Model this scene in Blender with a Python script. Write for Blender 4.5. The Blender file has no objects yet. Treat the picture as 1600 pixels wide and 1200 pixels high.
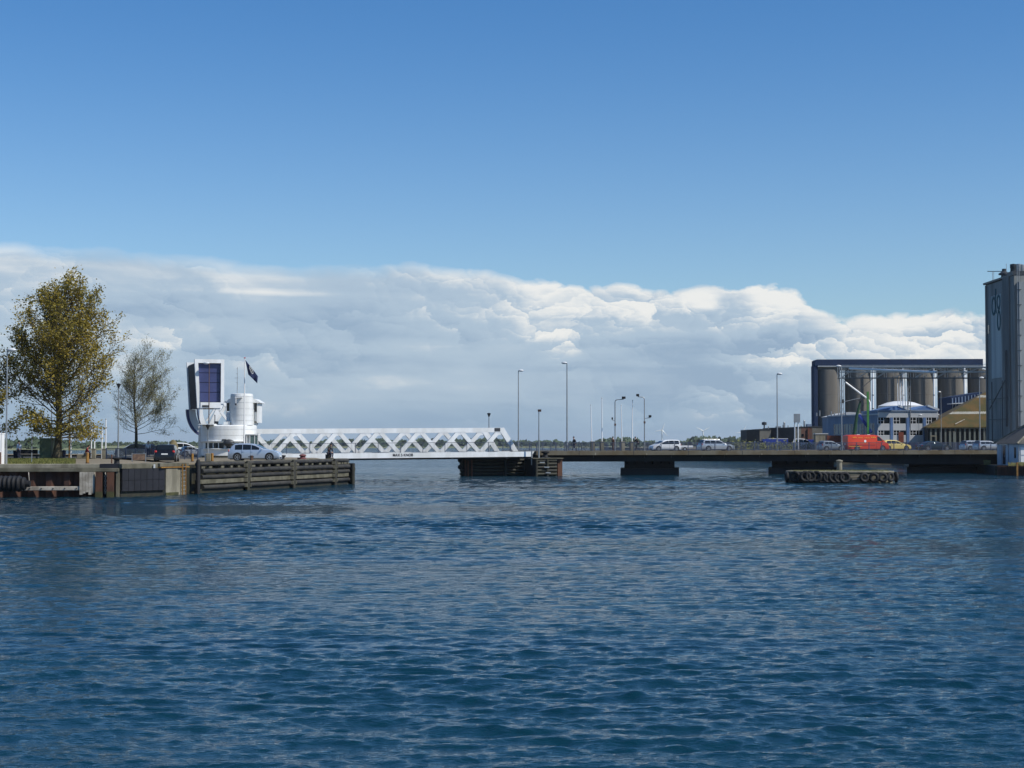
import bpy, bmesh, math, random
import numpy as np
from mathutils import Vector, Matrix
random.seed(7); np.random.seed(7)
R = math.radians
scn = bpy.context.scene
COL = scn.collection

# ------------------------------------------------------------------ camera, sky, sun, exposure
F = 2600.0                      # focal length in pixels of a 1600 px wide picture
H = 3.8                         # eye height above the water
PITCH = math.atan(93.0 / F)
cam = bpy.data.cameras.new('camera'); camo = bpy.data.objects.new('camera', cam); COL.objects.link(camo)
camo.location = (0, 0, H); camo.rotation_euler = (R(90) + PITCH, 0, 0)
cam.sensor_width = 36; cam.lens = 36 * F / 1600; cam.clip_start = 0.5; cam.clip_end = 40000
scn.camera = camo
scn.view_settings.view_transform = 'Standard'; scn.view_settings.look = 'None'
scn.view_settings.exposure = 0.15; scn.view_settings.gamma = 1.0

SUN_EL = R(46); SUN_AZ = R(115)          # azimuth clockwise from +Y
sd = Vector((math.sin(SUN_AZ) * math.cos(SUN_EL), math.cos(SUN_AZ) * math.cos(SUN_EL), math.sin(SUN_EL)))
sun = bpy.data.lights.new('sun', 'SUN'); sun.energy = 4.4; sun.angle = R(0.53); sun.color = (1, .95, .87)
suno = bpy.data.objects.new('sun', sun); COL.objects.link(suno)
suno.rotation_euler = sd.to_track_quat('Z', 'Y').to_euler(); suno.location = (60, -20, 80)


def lin(r, g, b, k=1.0):
    def f(c):
        c /= 255.0
        return c / 12.92 if c <= .04045 else ((c + .055) / 1.055) ** 2.4
    return (f(r) * k, f(g) * k, f(b) * k, 1)


class NT:
    def __init__(s, tree):
        s.t = tree; s.n = tree.nodes; s.l = tree.links
    def add(s, typ, **kw):
        n = s.n.new(typ)
        for k, v in kw.items():
            setattr(n, k, v)
        return n
    def put(s, sock, v):
        if isinstance(v, bpy.types.NodeSocket): s.l.new(v, sock)
        elif v is not None: sock.default_value = v
    def math(s, op, a, b=None, c=None, clamp=False):
        n = s.add('ShaderNodeMath', operation=op); n.use_clamp = clamp
        s.put(n.inputs[0], a)
        if b is not None: s.put(n.inputs[1], b)
        if c is not None: s.put(n.inputs[2], c)
        return n.outputs[0]
    def mix(s, f, a, b, blend='MIX'):
        n = s.add('ShaderNodeMix', data_type='RGBA', blend_type=blend)
        s.put(n.inputs[0], f); s.put(n.inputs[6], a); s.put(n.inputs[7], b)
        return n.outputs[2]
    def noise(s, vec, scale, detail=4, rough=.5, dist=0, dim='3D'):
        n = s.add('ShaderNodeTexNoise', noise_dimensions=dim)
        s.put(n.inputs['Vector'], vec); s.put(n.inputs['Scale'], scale); s.put(n.inputs['Detail'], detail)
        s.put(n.inputs['Roughness'], rough); s.put(n.inputs['Distortion'], dist)
        return n.outputs['Fac']
    def ramp(s, f, a, b, x0=0., x1=1., smooth=True):
        n = s.add('ShaderNodeMapRange', interpolation_type='SMOOTHSTEP' if smooth else 'LINEAR')
        s.put(n.inputs[0], f); s.put(n.inputs[1], x0); s.put(n.inputs[2], x1); s.put(n.inputs[3], a); s.put(n.inputs[4], b)
        return n.outputs[0]
    def vmath(s, op, a, b=None):
        n = s.add('ShaderNodeVectorMath', operation=op)
        s.put(n.inputs[0], a)
        if b is not None: s.put(n.inputs[1], b)
        return n.outputs[0]
    def comb(s, x, y, z):
        n = s.add('ShaderNodeCombineXYZ')
        s.put(n.inputs[0], x); s.put(n.inputs[1], y); s.put(n.inputs[2], z)
        return n.outputs[0]


world = bpy.data.worlds.new('World'); scn.world = world; world.use_nodes = True
W = NT(world.node_tree)
for n in list(W.n): W.n.remove(n)
wout = W.add('ShaderNodeOutputWorld'); bg = W.add('ShaderNodeBackground'); W.l.new(bg.outputs[0], wout.inputs[0])
bg.inputs[1].default_value = 0.1
sky = W.add('ShaderNodeTexSky', sky_type='NISHITA'); sky.sun_disc = False
sky.sun_elevation = SUN_EL; sky.sun_rotation = SUN_AZ; sky.altitude = 0; sky.air_density = 1.0; sky.dust_density = 0.4; sky.ozone_density = 3.0
tc = W.add('ShaderNodeTexCoord'); sx = W.add('ShaderNodeSeparateXYZ'); W.l.new(tc.outputs['Generated'], sx.inputs[0])
u = W.math('ARCTAN2', sx.outputs[0], sx.outputs[1])
v = W.math('ARCSINE', sx.outputs[2])
# clear sky: a little deeper and bluer than the model, most of all away from the horizon
tint = W.mix(W.ramp(v, 0, 1, .05, .30), (0.80, .95, 1.09, 1), (.395, .75, 1.06, 1))
clear = W.mix(1.0, sky.outputs[0], tint, 'MULTIPLY')
# upper edge of the cloud bank as a function of azimuth
fc = W.add('ShaderNodeFloatCurve')
W.put(fc.inputs['Value'], W.math('MULTIPLY_ADD', u, 1 / .7, .5, clamp=True))
cv = fc.mapping.curves[0]
def edge_pt(px, py): return (min(1, max(0, math.atan((px - 800) / F) / .7 + .5)), (693 - py) / F / .2)
pts = [(0, .45), (.02, .5)] + [edge_pt(*p) for p in ((0, 390), (150, 393), (280, 402), (400, 412), (560, 414), (650, 408), (730, 418), (800, 432), (880, 440), (980, 446), (1060, 456), (1100, 450), (1180, 448), (1235, 446), (1262, 464), (1290, 486), (1450, 488), (1600, 496))] + [(.98, .42), (1, .4)]
cv.points[0].location = pts[0]; cv.points[1].location = pts[-1]
for p in pts[1:-1]: cv.points.new(*p)
fc.mapping.update()
edge = W.math('MULTIPLY', fc.outputs[0], .2)
warp = W.add('ShaderNodeTexNoise'); W.put(warp.inputs['Vector'], W.comb(u, W.math('MULTIPLY', v, 1.6), 2.3)); warp.inputs['Scale'].default_value = 26; warp.inputs['Detail'].default_value = 7; warp.inputs['Roughness'].default_value = .62
wv = W.vmath('SCALE', W.vmath('SUBTRACT', warp.outputs['Color'], (.5, .5, .5))); wv.node.inputs['Scale'].default_value = .050
cp = W.vmath('ADD', W.comb(u, W.math('MULTIPLY', v, 1.7), 0.0), wv)
def puffs(sc, off):
    vo = W.add('ShaderNodeTexVoronoi', voronoi_dimensions='2D', feature='F1'); vo.inputs['Scale'].default_value = sc; vo.inputs['Randomness'].default_value = 1.0
    p = W.vmath('ADD', cp, off); W.put(vo.inputs['Vector'], p)
    d = W.vmath('SCALE', W.vmath('SUBTRACT', p, vo.outputs['Position'])); d.node.inputs['Scale'].default_value = sc
    dot = W.add('ShaderNodeVectorMath', operation='DOT_PRODUCT'); W.put(dot.inputs[0], d); dot.inputs[1].default_value = (.45, .9, 0)
    h_ = W.math('SUBTRACT', 1.0, W.math('MULTIPLY', vo.outputs['Distance'], vo.outputs['Distance']))
    return h_, dot.outputs['Value']
h1, r1 = puffs(13, (3.1, 1.2, 0)); h2, r2 = puffs(31, (1.7, 5.2, 0)); h3, r3 = puffs(74, (7.7, 2.1, 0))
hh = W.math('ADD', W.math('ADD', W.math('MULTIPLY', h1, .45), W.math('MULTIPLY', h2, .35)), W.math('MULTIPLY', h3, .20))
rel = W.math('ADD', W.math('ADD', W.math('MULTIPLY', r1, .55), W.math('MULTIPLY', r2, .40)), W.math('MULTIPLY', r3, .22))
crisp = W.ramp(u, .010, .022, -.14, .10)
e2 = W.math('ADD', edge, W.math('MULTIPLY', W.math('SUBTRACT', hh, .80), crisp))
dd = W.math('SUBTRACT', e2, v)
soft = W.ramp(u, .011, .0030, -.12, .06)
alpha = W.math('DIVIDE', dd, soft, clamp=True)
alpha = W.math('SMOOTH_MIN', alpha, 1.0, .2)
big = W.noise(W.comb(W.math('ADD', u, 2.2), W.math('MULTIPLY', v, 2.6), 1.1), 8, 5, .55, .4)
mask = W.ramp(W.noise(W.comb(W.math('ADD', u, 5.1), W.math('MULTIPLY', v, 2.4), 4.1), 9, 4, .55, .3), .12, 1.0, .40, .62)
streak = W.noise(W.comb(W.math('MULTIPLY', u, .30), W.math('MULTIPLY', v, 3.6), 5.5), 20, 5, .55, .3)
tone = W.math('MULTIPLY_ADD', big, 1.55, -.31)
tone = W.math('ADD', tone, W.math('MULTIPLY', W.math('MULTIPLY', rel, mask), W.ramp(u, .55, 1.05, -.05, .12)))
tone = W.math('ADD', tone, W.math('MULTIPLY', W.math('SUBTRACT', streak, .5), .85))
tone = W.math('ADD', tone, W.ramp(dd, .15, 0., 0., .016))
def spot(px, py, rx, ry, amt):
    du = W.math('MULTIPLY', W.math('SUBTRACT', u, math.atan((px - 800) / F)), F / rx); dv = W.math('MULTIPLY', W.math('SUBTRACT', v, (693 - py) / F), F / ry)
    q = W.math('ADD', W.math('MULTIPLY', du, du), W.math('MULTIPLY', dv, dv))
    return W.ramp(q, amt, 0., 0., 1.)
for sp_ in ((1215, 462, 60, 34, .24), (1095, 470, 40, 26, .28), (1400, 525, 120, 34, .12), (1050, 530, 90, 50, -.22), (1130, 570, 130, 40, -.16), (640, 545, 110, 20, .24), (600, 598, 90, 18, .20), (500, 480, 110, 60, -.12), (720, 450, 200, 30, .10), (880, 520, 90, 24, .20)):
    tone = W.math('ADD', tone, spot(*sp_))
tone = W.math('ADD', tone, W.ramp(v, -.16, .16, .02, .085), clamp=True)
K = 10.0
shade = lin(142, 164, 188, K); midc = lin(168, 186, 203, K); lit = lin(233, 232, 228, K)
cc = W.mix(W.ramp(tone, 0, 1, .0, .55), shade, midc)
cc = W.mix(W.ramp(tone, 0, 1, .50, 1.05), cc, lit)
lowc = lin(134, 162, 188, K)
low = W.ramp(v, .75, 0, .004, .036)
cc = W.mix(low, cc, lowc)
skyc = W.mix(W.math('MULTIPLY', alpha, .96), clear, cc)
# below the horizon: same pale tone (never seen directly)
W.l.new(skyc, bg.inputs[0])

# ------------------------------------------------------------------ placing helpers (photo pixel -> point in the world)
CP, SP = math.cos(PITCH), math.sin(PITCH)
def G(px, Y, z=2.3):
    return Vector(((px - 800) / F * (Y * CP + (z - H) * SP), Y, z))
def Z(py, Y):
    vv = (600 - py) / F
    return H + Y * (SP + vv * CP) / (CP - vv * SP)
def P(px, py, Y):
    return G(px, Y, Z(py, Y))
def YG(py, z):
    vv = (600 - py) / F
    return (z - H) / ((SP + vv * CP) / (CP - vv * SP))
# bridge frame
OX, OY = 2.6, 195.0
TH = math.atan(.31); BC, BS = math.cos(TH), math.sin(TH)
def bxl(px, yl=0., z=2.9):
    k = (px - 800) / F
    return (k * (CP * (OY + BC * yl) + (z - H) * SP) - OX + BS * yl) / (BC - k * CP * BS)
def BW(xl, yl, z=0.):
    return Vector((OX + BC * xl - BS * yl, OY + BS * xl + BC * yl, z))

# ------------------------------------------------------------------ materials
def M(name, col, rough=.6, metal=0., col2=None, scale=1.5, var=.18, bump=.0, bscale=12, streak=0, trans=0., spec=None, edge=(.35, .65)):
    m = bpy.data.materials.new(name); m.use_nodes = True
    t = NT(m.node_tree); b = t.n['Principled BSDF']
    tcn = t.add('ShaderNodeTexCoord'); vec = tcn.outputs['Object']
    if col2 is None: col2 = tuple(min(1, c * (1 - var * 1.6)) for c in col[:3])
    if streak:
        mp = t.add('ShaderNodeMapping'); mp.inputs['Scale'].default_value = (1, 1, 1.0 / streak) if streak > 0 else (1 / -streak, 1, 1)
        t.l.new(vec, mp.inputs[0]); vv = mp.outputs[0]
    else: vv = vec
    f = t.noise(vv, scale, 6, .6, .3)
    c = t.mix(t.ramp(f, 0, 1, edge[0], edge[1]), tuple(col[:3]) + (1,), tuple(col2[:3]) + (1,))
    f2 = t.noise(vec, scale * 9, 3, .6)
    c = t.mix(t.ramp(f2, .0, var, .35, .75), c, tuple(x * .55 for x in col[:3]) + (1,))
    t.l.new(c, b.inputs['Base Color'])
    b.inputs['Roughness'].default_value = rough; b.inputs['Metallic'].default_value = metal
    if spec is not None: b.inputs['Specular IOR Level'].default_value = spec
    if bump:
        bn = t.add('ShaderNodeBump'); bn.inputs['Strength'].default_value = bump; bn.inputs['Distance'].default_value = .03
        t.l.new(t.noise(vec, bscale, 5, .6), bn.inputs['Height']); t.l.new(bn.outputs[0], b.inputs['Normal'])
    if trans:
        o = t.n['Material Output']; tr = t.add('ShaderNodeBsdfTranslucent'); t.l.new(c, tr.inputs[0])
        ms = t.add('ShaderNodeMixShader'); ms.inputs[0].default_value = trans
        t.l.new(b.outputs[0], ms.inputs[1]); t.l.new(tr.outputs[0], ms.inputs[2]); t.l.new(ms.outputs[0], o.inputs[0])
    return m

white = M('white_paint', (.80, .82, .82), .42, var=.10, scale=.7, col2=(.66, .67, .65), streak=4)
white2 = M('white_gloss', (.80, .80, .79), .3, var=.03, scale=.8)
navy = M('navy_panel', (.055, .065, .165), .3, var=.12, scale=.6)
navy_d = M('navy_dark', (.012, .016, .045), .5, var=.2)
black = M('black_rubber', (.007, .008, .010), .75, var=.3, bump=.3, bscale=8)
panel_black = M('rubber_panel', (.012, .012, .017), .6, var=.3, scale=.7)
glass = M('dark_glass', (.010, .014, .017), .08, var=.05)
glass_l = M('pale_glass', (.10, .16, .15), .1, var=.1)
steel = M('galvanised_steel', (.36, .37, .37), .45, .6, var=.12)
steel_d = M('dark_steel', (.06, .065, .07), .5, .3, var=.2)
rail_blue = M('blue_grey_paint', (.045, .06, .105), .5, var=.15)
conc = M('weathered_concrete', (.15, .14, .10), .85, col2=(.07, .066, .043), scale=.7, var=.25, bump=.4, streak=2)
conc_l = M('pale_concrete', (.27, .25, .19), .85, col2=(.13, .12, .085), scale=.9, var=.3, bump=.3, streak=3)
conc_d = M('bridge_concrete', (.115, .105, .078), .85, col2=(.075, .055, .026), scale=.35, var=.3, bump=.3)
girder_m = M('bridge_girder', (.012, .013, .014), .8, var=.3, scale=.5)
silo_m = M('silo_concrete', (.175, .160, .135), .9, col2=(.115, .108, .095), scale=.5, var=.2, streak=8)
elev_m = M('elevator_concrete', (.31, .315, .29), .9, col2=(.14, .145, .14), scale=.3, var=.3, streak=9, bump=.2)
elev_l = M('elevator_pale_panel', (.50, .53, .50), .85, col2=(.26, .28, .28), scale=.3, var=.15, streak=9)
paving = M('quay_paving', (.23, .19, .125), .9, col2=(.15, .125, .08), scale=.12, var=.2, bump=.2)
asphalt = M('asphalt', (.06, .06, .06), .9, var=.15, scale=.2, bump=.2)
grass_m = M('grass', (.10, .12, .025), .95, col2=(.17, .16, .045), scale=.5, var=.3, bump=.6)
rust = M('rusty_steel', (.085, .032, .016), .8, col2=(.035, .016, .011), scale=1.2, var=.35, bump=.4, streak=3)
rust_p = M('rusty_pile', (.11, .045, .022), .8, col2=(.045, .02, .012), scale=1.5, var=.35, bump=.4, streak=4)
ochre = M('ochre_post', (.32, .17, .03), .7, col2=(.2, .09, .02), scale=3, var=.3)
log_m = M('tarred_log', (.016, .016, .016), .75, col2=(.045, .042, .034), scale=1.1, var=.3, bump=.5, streak=0)
timber_g = M('grey_timber', (.15, .14, .10), .85, col2=(.07, .065, .04), scale=1.2, var=.3, bump=.5)
timber_w = M('bleached_timber', (.46, .42, .35), .85, col2=(.20, .17, .13), scale=1.0, var=.35, bump=.4)
timber_d = M('wet_timber', (.014, .013, .009), .7, col2=(.028, .028, .013), scale=2, var=.3, bump=.5)
bark = M('bark', (.045, .034, .020), .95, col2=(.09, .075, .045), scale=3, var=.35, bump=.6, streak=3)
leaf_m = M('olive_leaves', (.34, .25, .024), .7, col2=(.20, .17, .024), scale=.35, var=.3, trans=.35)
leaf_y = M('young_leaves', (.30, .28, .11), .8, col2=(.19, .18, .07), scale=.5, var=.25, trans=.3)
far_leaf = M('distant_foliage', (.040, .068, .042), .95, col2=(.065, .095, .048), scale=.02, var=.3)
field_m = M('meadow', (.13, .16, .07), .95, col2=(.20, .19, .09), scale=.006, var=.2, streak=0)
rape_m = M('rapeseed', (.48, .45, .07), .95, var=.1, scale=.01)
moss = M('mossy_roof', (.105, .062, .015), .95, col2=(.052, .050, .012), scale=.45, var=.45, bump=.4)
moss_w = M('corrugated_skylight', (.40, .40, .36), .8, col2=(.24, .23, .18), scale=3, var=.3)
blue_roof = M('blue_cladding', (.007, .026, .075), .9, var=.15, scale=.4)
blue_wall = M('blue_grey_wall', (.17, .23, .32), .75, var=.12, scale=.4)
blue_strong = M('blue_pilaster', (.10, .19, .38), .6, var=.12, scale=.4)
office_w = M('office_white', (.50, .52, .53), .7, var=.08, scale=.4)
brick_d = M('dark_brick', (.055, .053, .052), .85, var=.25, scale=.6)
brick_r = M('red_brown_brick', (.16, .085, .060), .85, var=.25, scale=.6)
brick_g = M('grey_render', (.17, .165, .14), .85, var=.2, scale=.5)
warewall = M('warehouse_dark', (.018, .026, .03), .8, var=.2)
warepil = M('warehouse_pilaster', (.15, .17, .155), .85, var=.2, scale=.8, streak=3)
slate = M('slate_roof', (.085, .08, .07), .85, var=.25, scale=1.4, bump=.3)
boat_w = M('painted_boards', (.52, .57, .62), .6, var=.08, scale=.8, streak=3)
green_b = M('bright_green', (.06, .24, .045), .5, var=.1)
green_d = M('dark_green', (.02, .075, .03), .5, var=.15)
green_box = M('green_metal', (.085, .12, .065), .6, var=.15, streak=3)
royal = M('royal_blue', (.02, .05, .30), .5, var=.1)
red_m = M('red_paint', (.60, .055, .018), .3, var=.05, scale=.6)
red_b = M('red_brown_box', (.20, .05, .025), .6, var=.2)
yellow_t = M('yellow_lettering', (.85, .50, .04), .5, var=.05)
yellow_c = M('cream_yellow_paint', (.66, .52, .17), .3, var=.03)
silver = M('silver_paint', (.50, .53, .56), .25, .45, var=.04)
silver_b = M('ice_blue_silver', (.44, .52, .62), .25, .35, var=.04)
grey_c = M('grey_paint', (.24, .27, .30), .28, .4, var=.04)
dark_c = M('dark_green_paint', (.020, .036, .045), .2, .2, var=.1)
black_c = M('black_paint', (.010, .010, .013), .2, .1, var=.1)
navy_c = M('navy_paint', (.012, .018, .05), .22, .2, var=.1)
white_c = M('white_car_paint', (.72, .74, .76), .25, var=.03)
tyre_m = M('tyre', (.018, .018, .018), .85, var=.2)
rim_m = M('alloy', (.42, .43, .44), .3, .7, var=.05)
lamp_g = M('lamp_housing', (.62, .64, .65), .4, var=.05)
lens_r = M('red_lens', (.45, .02, .015), .2, var=.05)
lens_w = M('clear_lens', (.75, .78, .80), .1, var=.03)
plate_m = M('number_plate', (.75, .75, .72), .5, var=.03)
brownhead = M('brown_lamp', (.13, .07, .045), .6, var=.2)
stone_m = M('lichen_stone', (.21, .17, .09), .95, col2=(.12, .10, .05), scale=2, var=.3, bump=.6)
skin_m = M('skin', (.48, .28, .19), .6, var=.05)
hair_m = M('hair', (.03, .02, .012), .8, var=.2)
cl_black = M('black_clothes', (.014, .015, .02), .9, var=.2)
cl_blue = M('pale_blue_shirt', (.42, .50, .68), .9, var=.08)
cl_navy = M('dark_trousers', (.02, .025, .05), .9, var=.15)
cl_brown = M('brown_coat', (.13, .06, .035), .9, var=.15)
cl_white = M('white_clothes', (.7, .7, .68), .9, var=.05)
cl_red = M('red_clothes', (.22, .03, .03), .9, var=.15)
teal = M('teal_logo', (.012, .085, .10), .7, var=.08)
flag_m = M('navy_flag', (.012, .025, .085), .85, var=.12)
green_slime = M('algae', (.07, .07, .02), .8, var=.3, scale=2)

# ------------------------------------------------------------------ mesh helpers
class MB:
    def __init__(s): s.v = []; s.f = []
    def quad(s, a, b, c, d):
        i = len(s.v); s.v += [tuple(a), tuple(b), tuple(c), tuple(d)]; s.f.append((i, i + 1, i + 2, i + 3)); return s
    def poly(s, pts):
        i = len(s.v); s.v += [tuple(p) for p in pts]; s.f.append(tuple(range(i, i + len(pts)))); return s
    def box(s, x0, x1, y0, y1, z0, z1):
        i = len(s.v)
        s.v += [(x0, y0, z0), (x1, y0, z0), (x1, y1, z0), (x0, y1, z0), (x0, y0, z1), (x1, y0, z1), (x1, y1, z1), (x0, y1, z1)]
        for f in ((0, 3, 2, 1), (4, 5, 6, 7), (0, 1, 5, 4), (1, 2, 6, 5), (2, 3, 7, 6), (3, 0, 4, 7)): s.f.append(tuple(i + k for k in f))
        return s
    def beam(s, a, b, w, h, up=(0, 0, 1)):
        """rectangular bar from a to b, w across, h along 'up'"""
        a = Vector(a); b = Vector(b); d = (b - a).normalized(); up = Vector(up)
        sd_ = d.cross(up)
        if sd_.length < 1e-4: sd_ = d.cross(Vector((0, 1, 0)))
        sd_.normalize(); up2 = sd_.cross(d).normalized()
        i = len(s.v)
        for p in (a, b):
            for q in ((-1, -1), (1, -1), (1, 1), (-1, 1)):
                s.v.append(tuple(p + sd_ * (w / 2 * q[0]) + up2 * (h / 2 * q[1])))
        for f in ((0, 1, 2, 3), (7, 6, 5, 4), (0, 4, 5, 1), (1, 5, 6, 2), (2, 6, 7, 3), (3, 7, 4, 0)): s.f.append(tuple(i + k for k in f))
        return s
    def tube(s, pts, rad, n=8, cap=True):
        pts = [Vector(p) for p in pts]
        if not isinstance(rad, (list, tuple)): rad = [rad] * len(pts)
        rings = []; prev = None
        for k, p in enumerate(pts):
            d = (pts[min(k + 1, len(pts) - 1)] - pts[max(k - 1, 0)])
            if d.length < 1e-6: d = Vector((0, 0, 1))
            d.normalize()
            if prev is None:
                a = d.cross(Vector((0, 0, 1)))
                if a.length < .05: a = d.cross(Vector((1, 0, 0)))
            else:
                a = prev - d * prev.dot(d)
                if a.length < 1e-4: a = d.cross(Vector((1, 0, 0)))
            a.normalize(); prev = a; b = d.cross(a)
            i = len(s.v); rings.append(i)
            for j in range(n):
                t = 2 * math.pi * j / n
                s.v.append(tuple(p + (a * math.cos(t) + b * math.sin(t)) * rad[k]))
        for k in range(len(rings) - 1):
            for j in range(n):
                s.f.append((rings[k] + j, rings[k] + (j + 1) % n, rings[k + 1] + (j + 1) % n, rings[k + 1] + j))
        if cap:
            s.f.append(tuple(rings[0] + j for j in reversed(range(n)))); s.f.append(tuple(rings[-1] + j for j in range(n)))
        return s
    def lathe(s, prof, c=(0, 0, 0), n=24, a0=0., a1=2 * math.pi):
        full = abs(a1 - a0 - 2 * math.pi) < 1e-6; m = n if full else n + 1
        i0 = len(s.v)
        for r, z in prof:
            for j in range(m):
                t = a0 + (a1 - a0) * j / n
                s.v.append((c[0] + r * math.cos(t), c[1] + r * math.sin(t), c[2] + z))
        for k in range(len(prof) - 1):
            for j in range(n):
                j2 = (j + 1) % m if full else j + 1
                s.f.append((i0 + k * m + j, i0 + k * m + j2, i0 + (k + 1) * m + j2, i0 + (k + 1) * m + j))
        return s
    def torus(s, c, R_, r, axis='y', n=20, m=8):
        i0 = len(s.v)
        for a in range(n):
            t = 2 * math.pi * a / n
            for b in range(m):
                q = 2 * math.pi * b / m
                rr = R_ + r * math.cos(q); h = r * math.sin(q)
                x, y = rr * math.cos(t), rr * math.sin(t)
                s.v.append({'y': (c[0] + x, c[1] + h, c[2] + y), 'x': (c[0] + h, c[1] + x, c[2] + y), 'z': (c[0] + x, c[1] + y, c[2] + h)}[axis])
        for a in range(n):
            for b in range(m):
                s.f.append((i0 + a * m + b, i0 + ((a + 1) % n) * m + b, i0 + ((a + 1) % n) * m + (b + 1) % m, i0 + a * m + (b + 1) % m))
        return s
    def ball(s, c, r, n=12, sc=(1, 1, 1)):
        k = n // 2; i0 = len(s.v)
        for a in range(k + 1):
            ph = math.pi * a / k
            for b in range(n):
                t = 2 * math.pi * b / n
                s.v.append((c[0] + r * sc[0] * math.sin(ph) * math.cos(t), c[1] + r * sc[1] * math.sin(ph) * math.sin(t), c[2] + r * sc[2] * math.cos(ph)))
        for a in range(k):
            for b in range(n): s.f.append((i0 + a * n + b, i0 + (a + 1) * n + b, i0 + (a + 1) * n + (b + 1) % n, i0 + a * n + (b + 1) % n))
        return s
    def prism(s, poly, y0, y1):
        """poly in (x,z), extruded along y"""
        n = len(poly); i = len(s.v)
        s.v += [(x, y0, z) for x, z in poly] + [(x, y1, z) for x, z in poly]
        s.f.append(tuple(range(i, i + n))); s.f.append(tuple(reversed(range(i + n, i + 2 * n))))
        for k in range(n): s.f.append((i + k, i + n + k, i + n + (k + 1) % n, i + (k + 1) % n))
        return s
    def slab(s, poly, z0, z1):
        n = len(poly); i = len(s.v)
        s.v += [(x, y, z0) for x, y in poly] + [(x, y, z1) for x, y in poly]
        s.f.append(tuple(reversed(range(i, i + n)))); s.f.append(tuple(range(i + n, i + 2 * n)))
        for k in range(n): s.f.append((i + k, i + (k + 1) % n, i + n + (k + 1) % n, i + n + k))
        return s
    def build(s, name, mat, parent=None, smooth=False, bevel=0., world=False):
        me = bpy.data.meshes.new(name)
        vs = s.v
        if world and parent is not None:
            L = parent.location; vs = [(a - L.x, b - L.y, c - L.z) for a, b, c in vs]
        me.from_pydata(vs, [], s.f)
        bm = bmesh.new(); bm.from_mesh(me)
        bmesh.ops.remove_doubles(bm, verts=bm.verts, dist=1e-5)
        bmesh.ops.recalc_face_normals(bm, faces=bm.faces)
        bm.to_mesh(me); bm.free()
        me.materials.append(mat)
        o = bpy.data.objects.new(name, me); COL.objects.link(o)
        if parent is not None: o.parent = parent
        if smooth:
            me.polygons.foreach_set('use_smooth', [True] * len(me.polygons)); me.update()
            if hasattr(me, 'set_sharp_from_angle'): me.set_sharp_from_angle(angle=R(40))
        if bevel:
            b = o.modifiers.new('bevel', 'BEVEL'); b.width = bevel; b.segments = 2; b.limit_method = 'ANGLE'
        return o

def tag(o, label=None, cat=None, group=None, kind=None):
    if label: o['label'] = label
    if cat: o['category'] = cat
    if group: o['group'] = group
    if kind: o['kind'] = kind
    return o
def thing(name, label, cat, loc=(0, 0, 0), rz=0., group=None):
    o = bpy.data.objects.new(name, None); COL.objects.link(o); o.location = loc; o.rotation_euler = (0, 0, rz)
    o.empty_display_size = .3
    return tag(o, label, cat, group)
def struct(name, mb, mat, **k):
    return tag(mb.build(name, mat, **k), kind='structure')
def text(body, size, name, mat, parent, loc, rot, ext=.01, sx=1., font_bold=0.):
    cu = bpy.data.curves.new(name, 'FONT'); cu.body = body; cu.size = size; cu.extrude = ext; cu.align_x = 'CENTER'; cu.align_y = 'CENTER'; cu.offset = font_bold
    to = bpy.data.objects.new(name, cu); COL.objects.link(to)
    dg = bpy.context.evaluated_depsgraph_get(); me = bpy.data.meshes.new_from_object(to.evaluated_get(dg))
    bpy.data.objects.remove(to); me.materials.clear(); me.materials.append(mat)
    o = bpy.data.objects.new(name, me); COL.objects.link(o); o.parent = parent; o.location = loc; o.rotation_euler = rot; o.scale = (sx, 1, 1)
    return o

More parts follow.
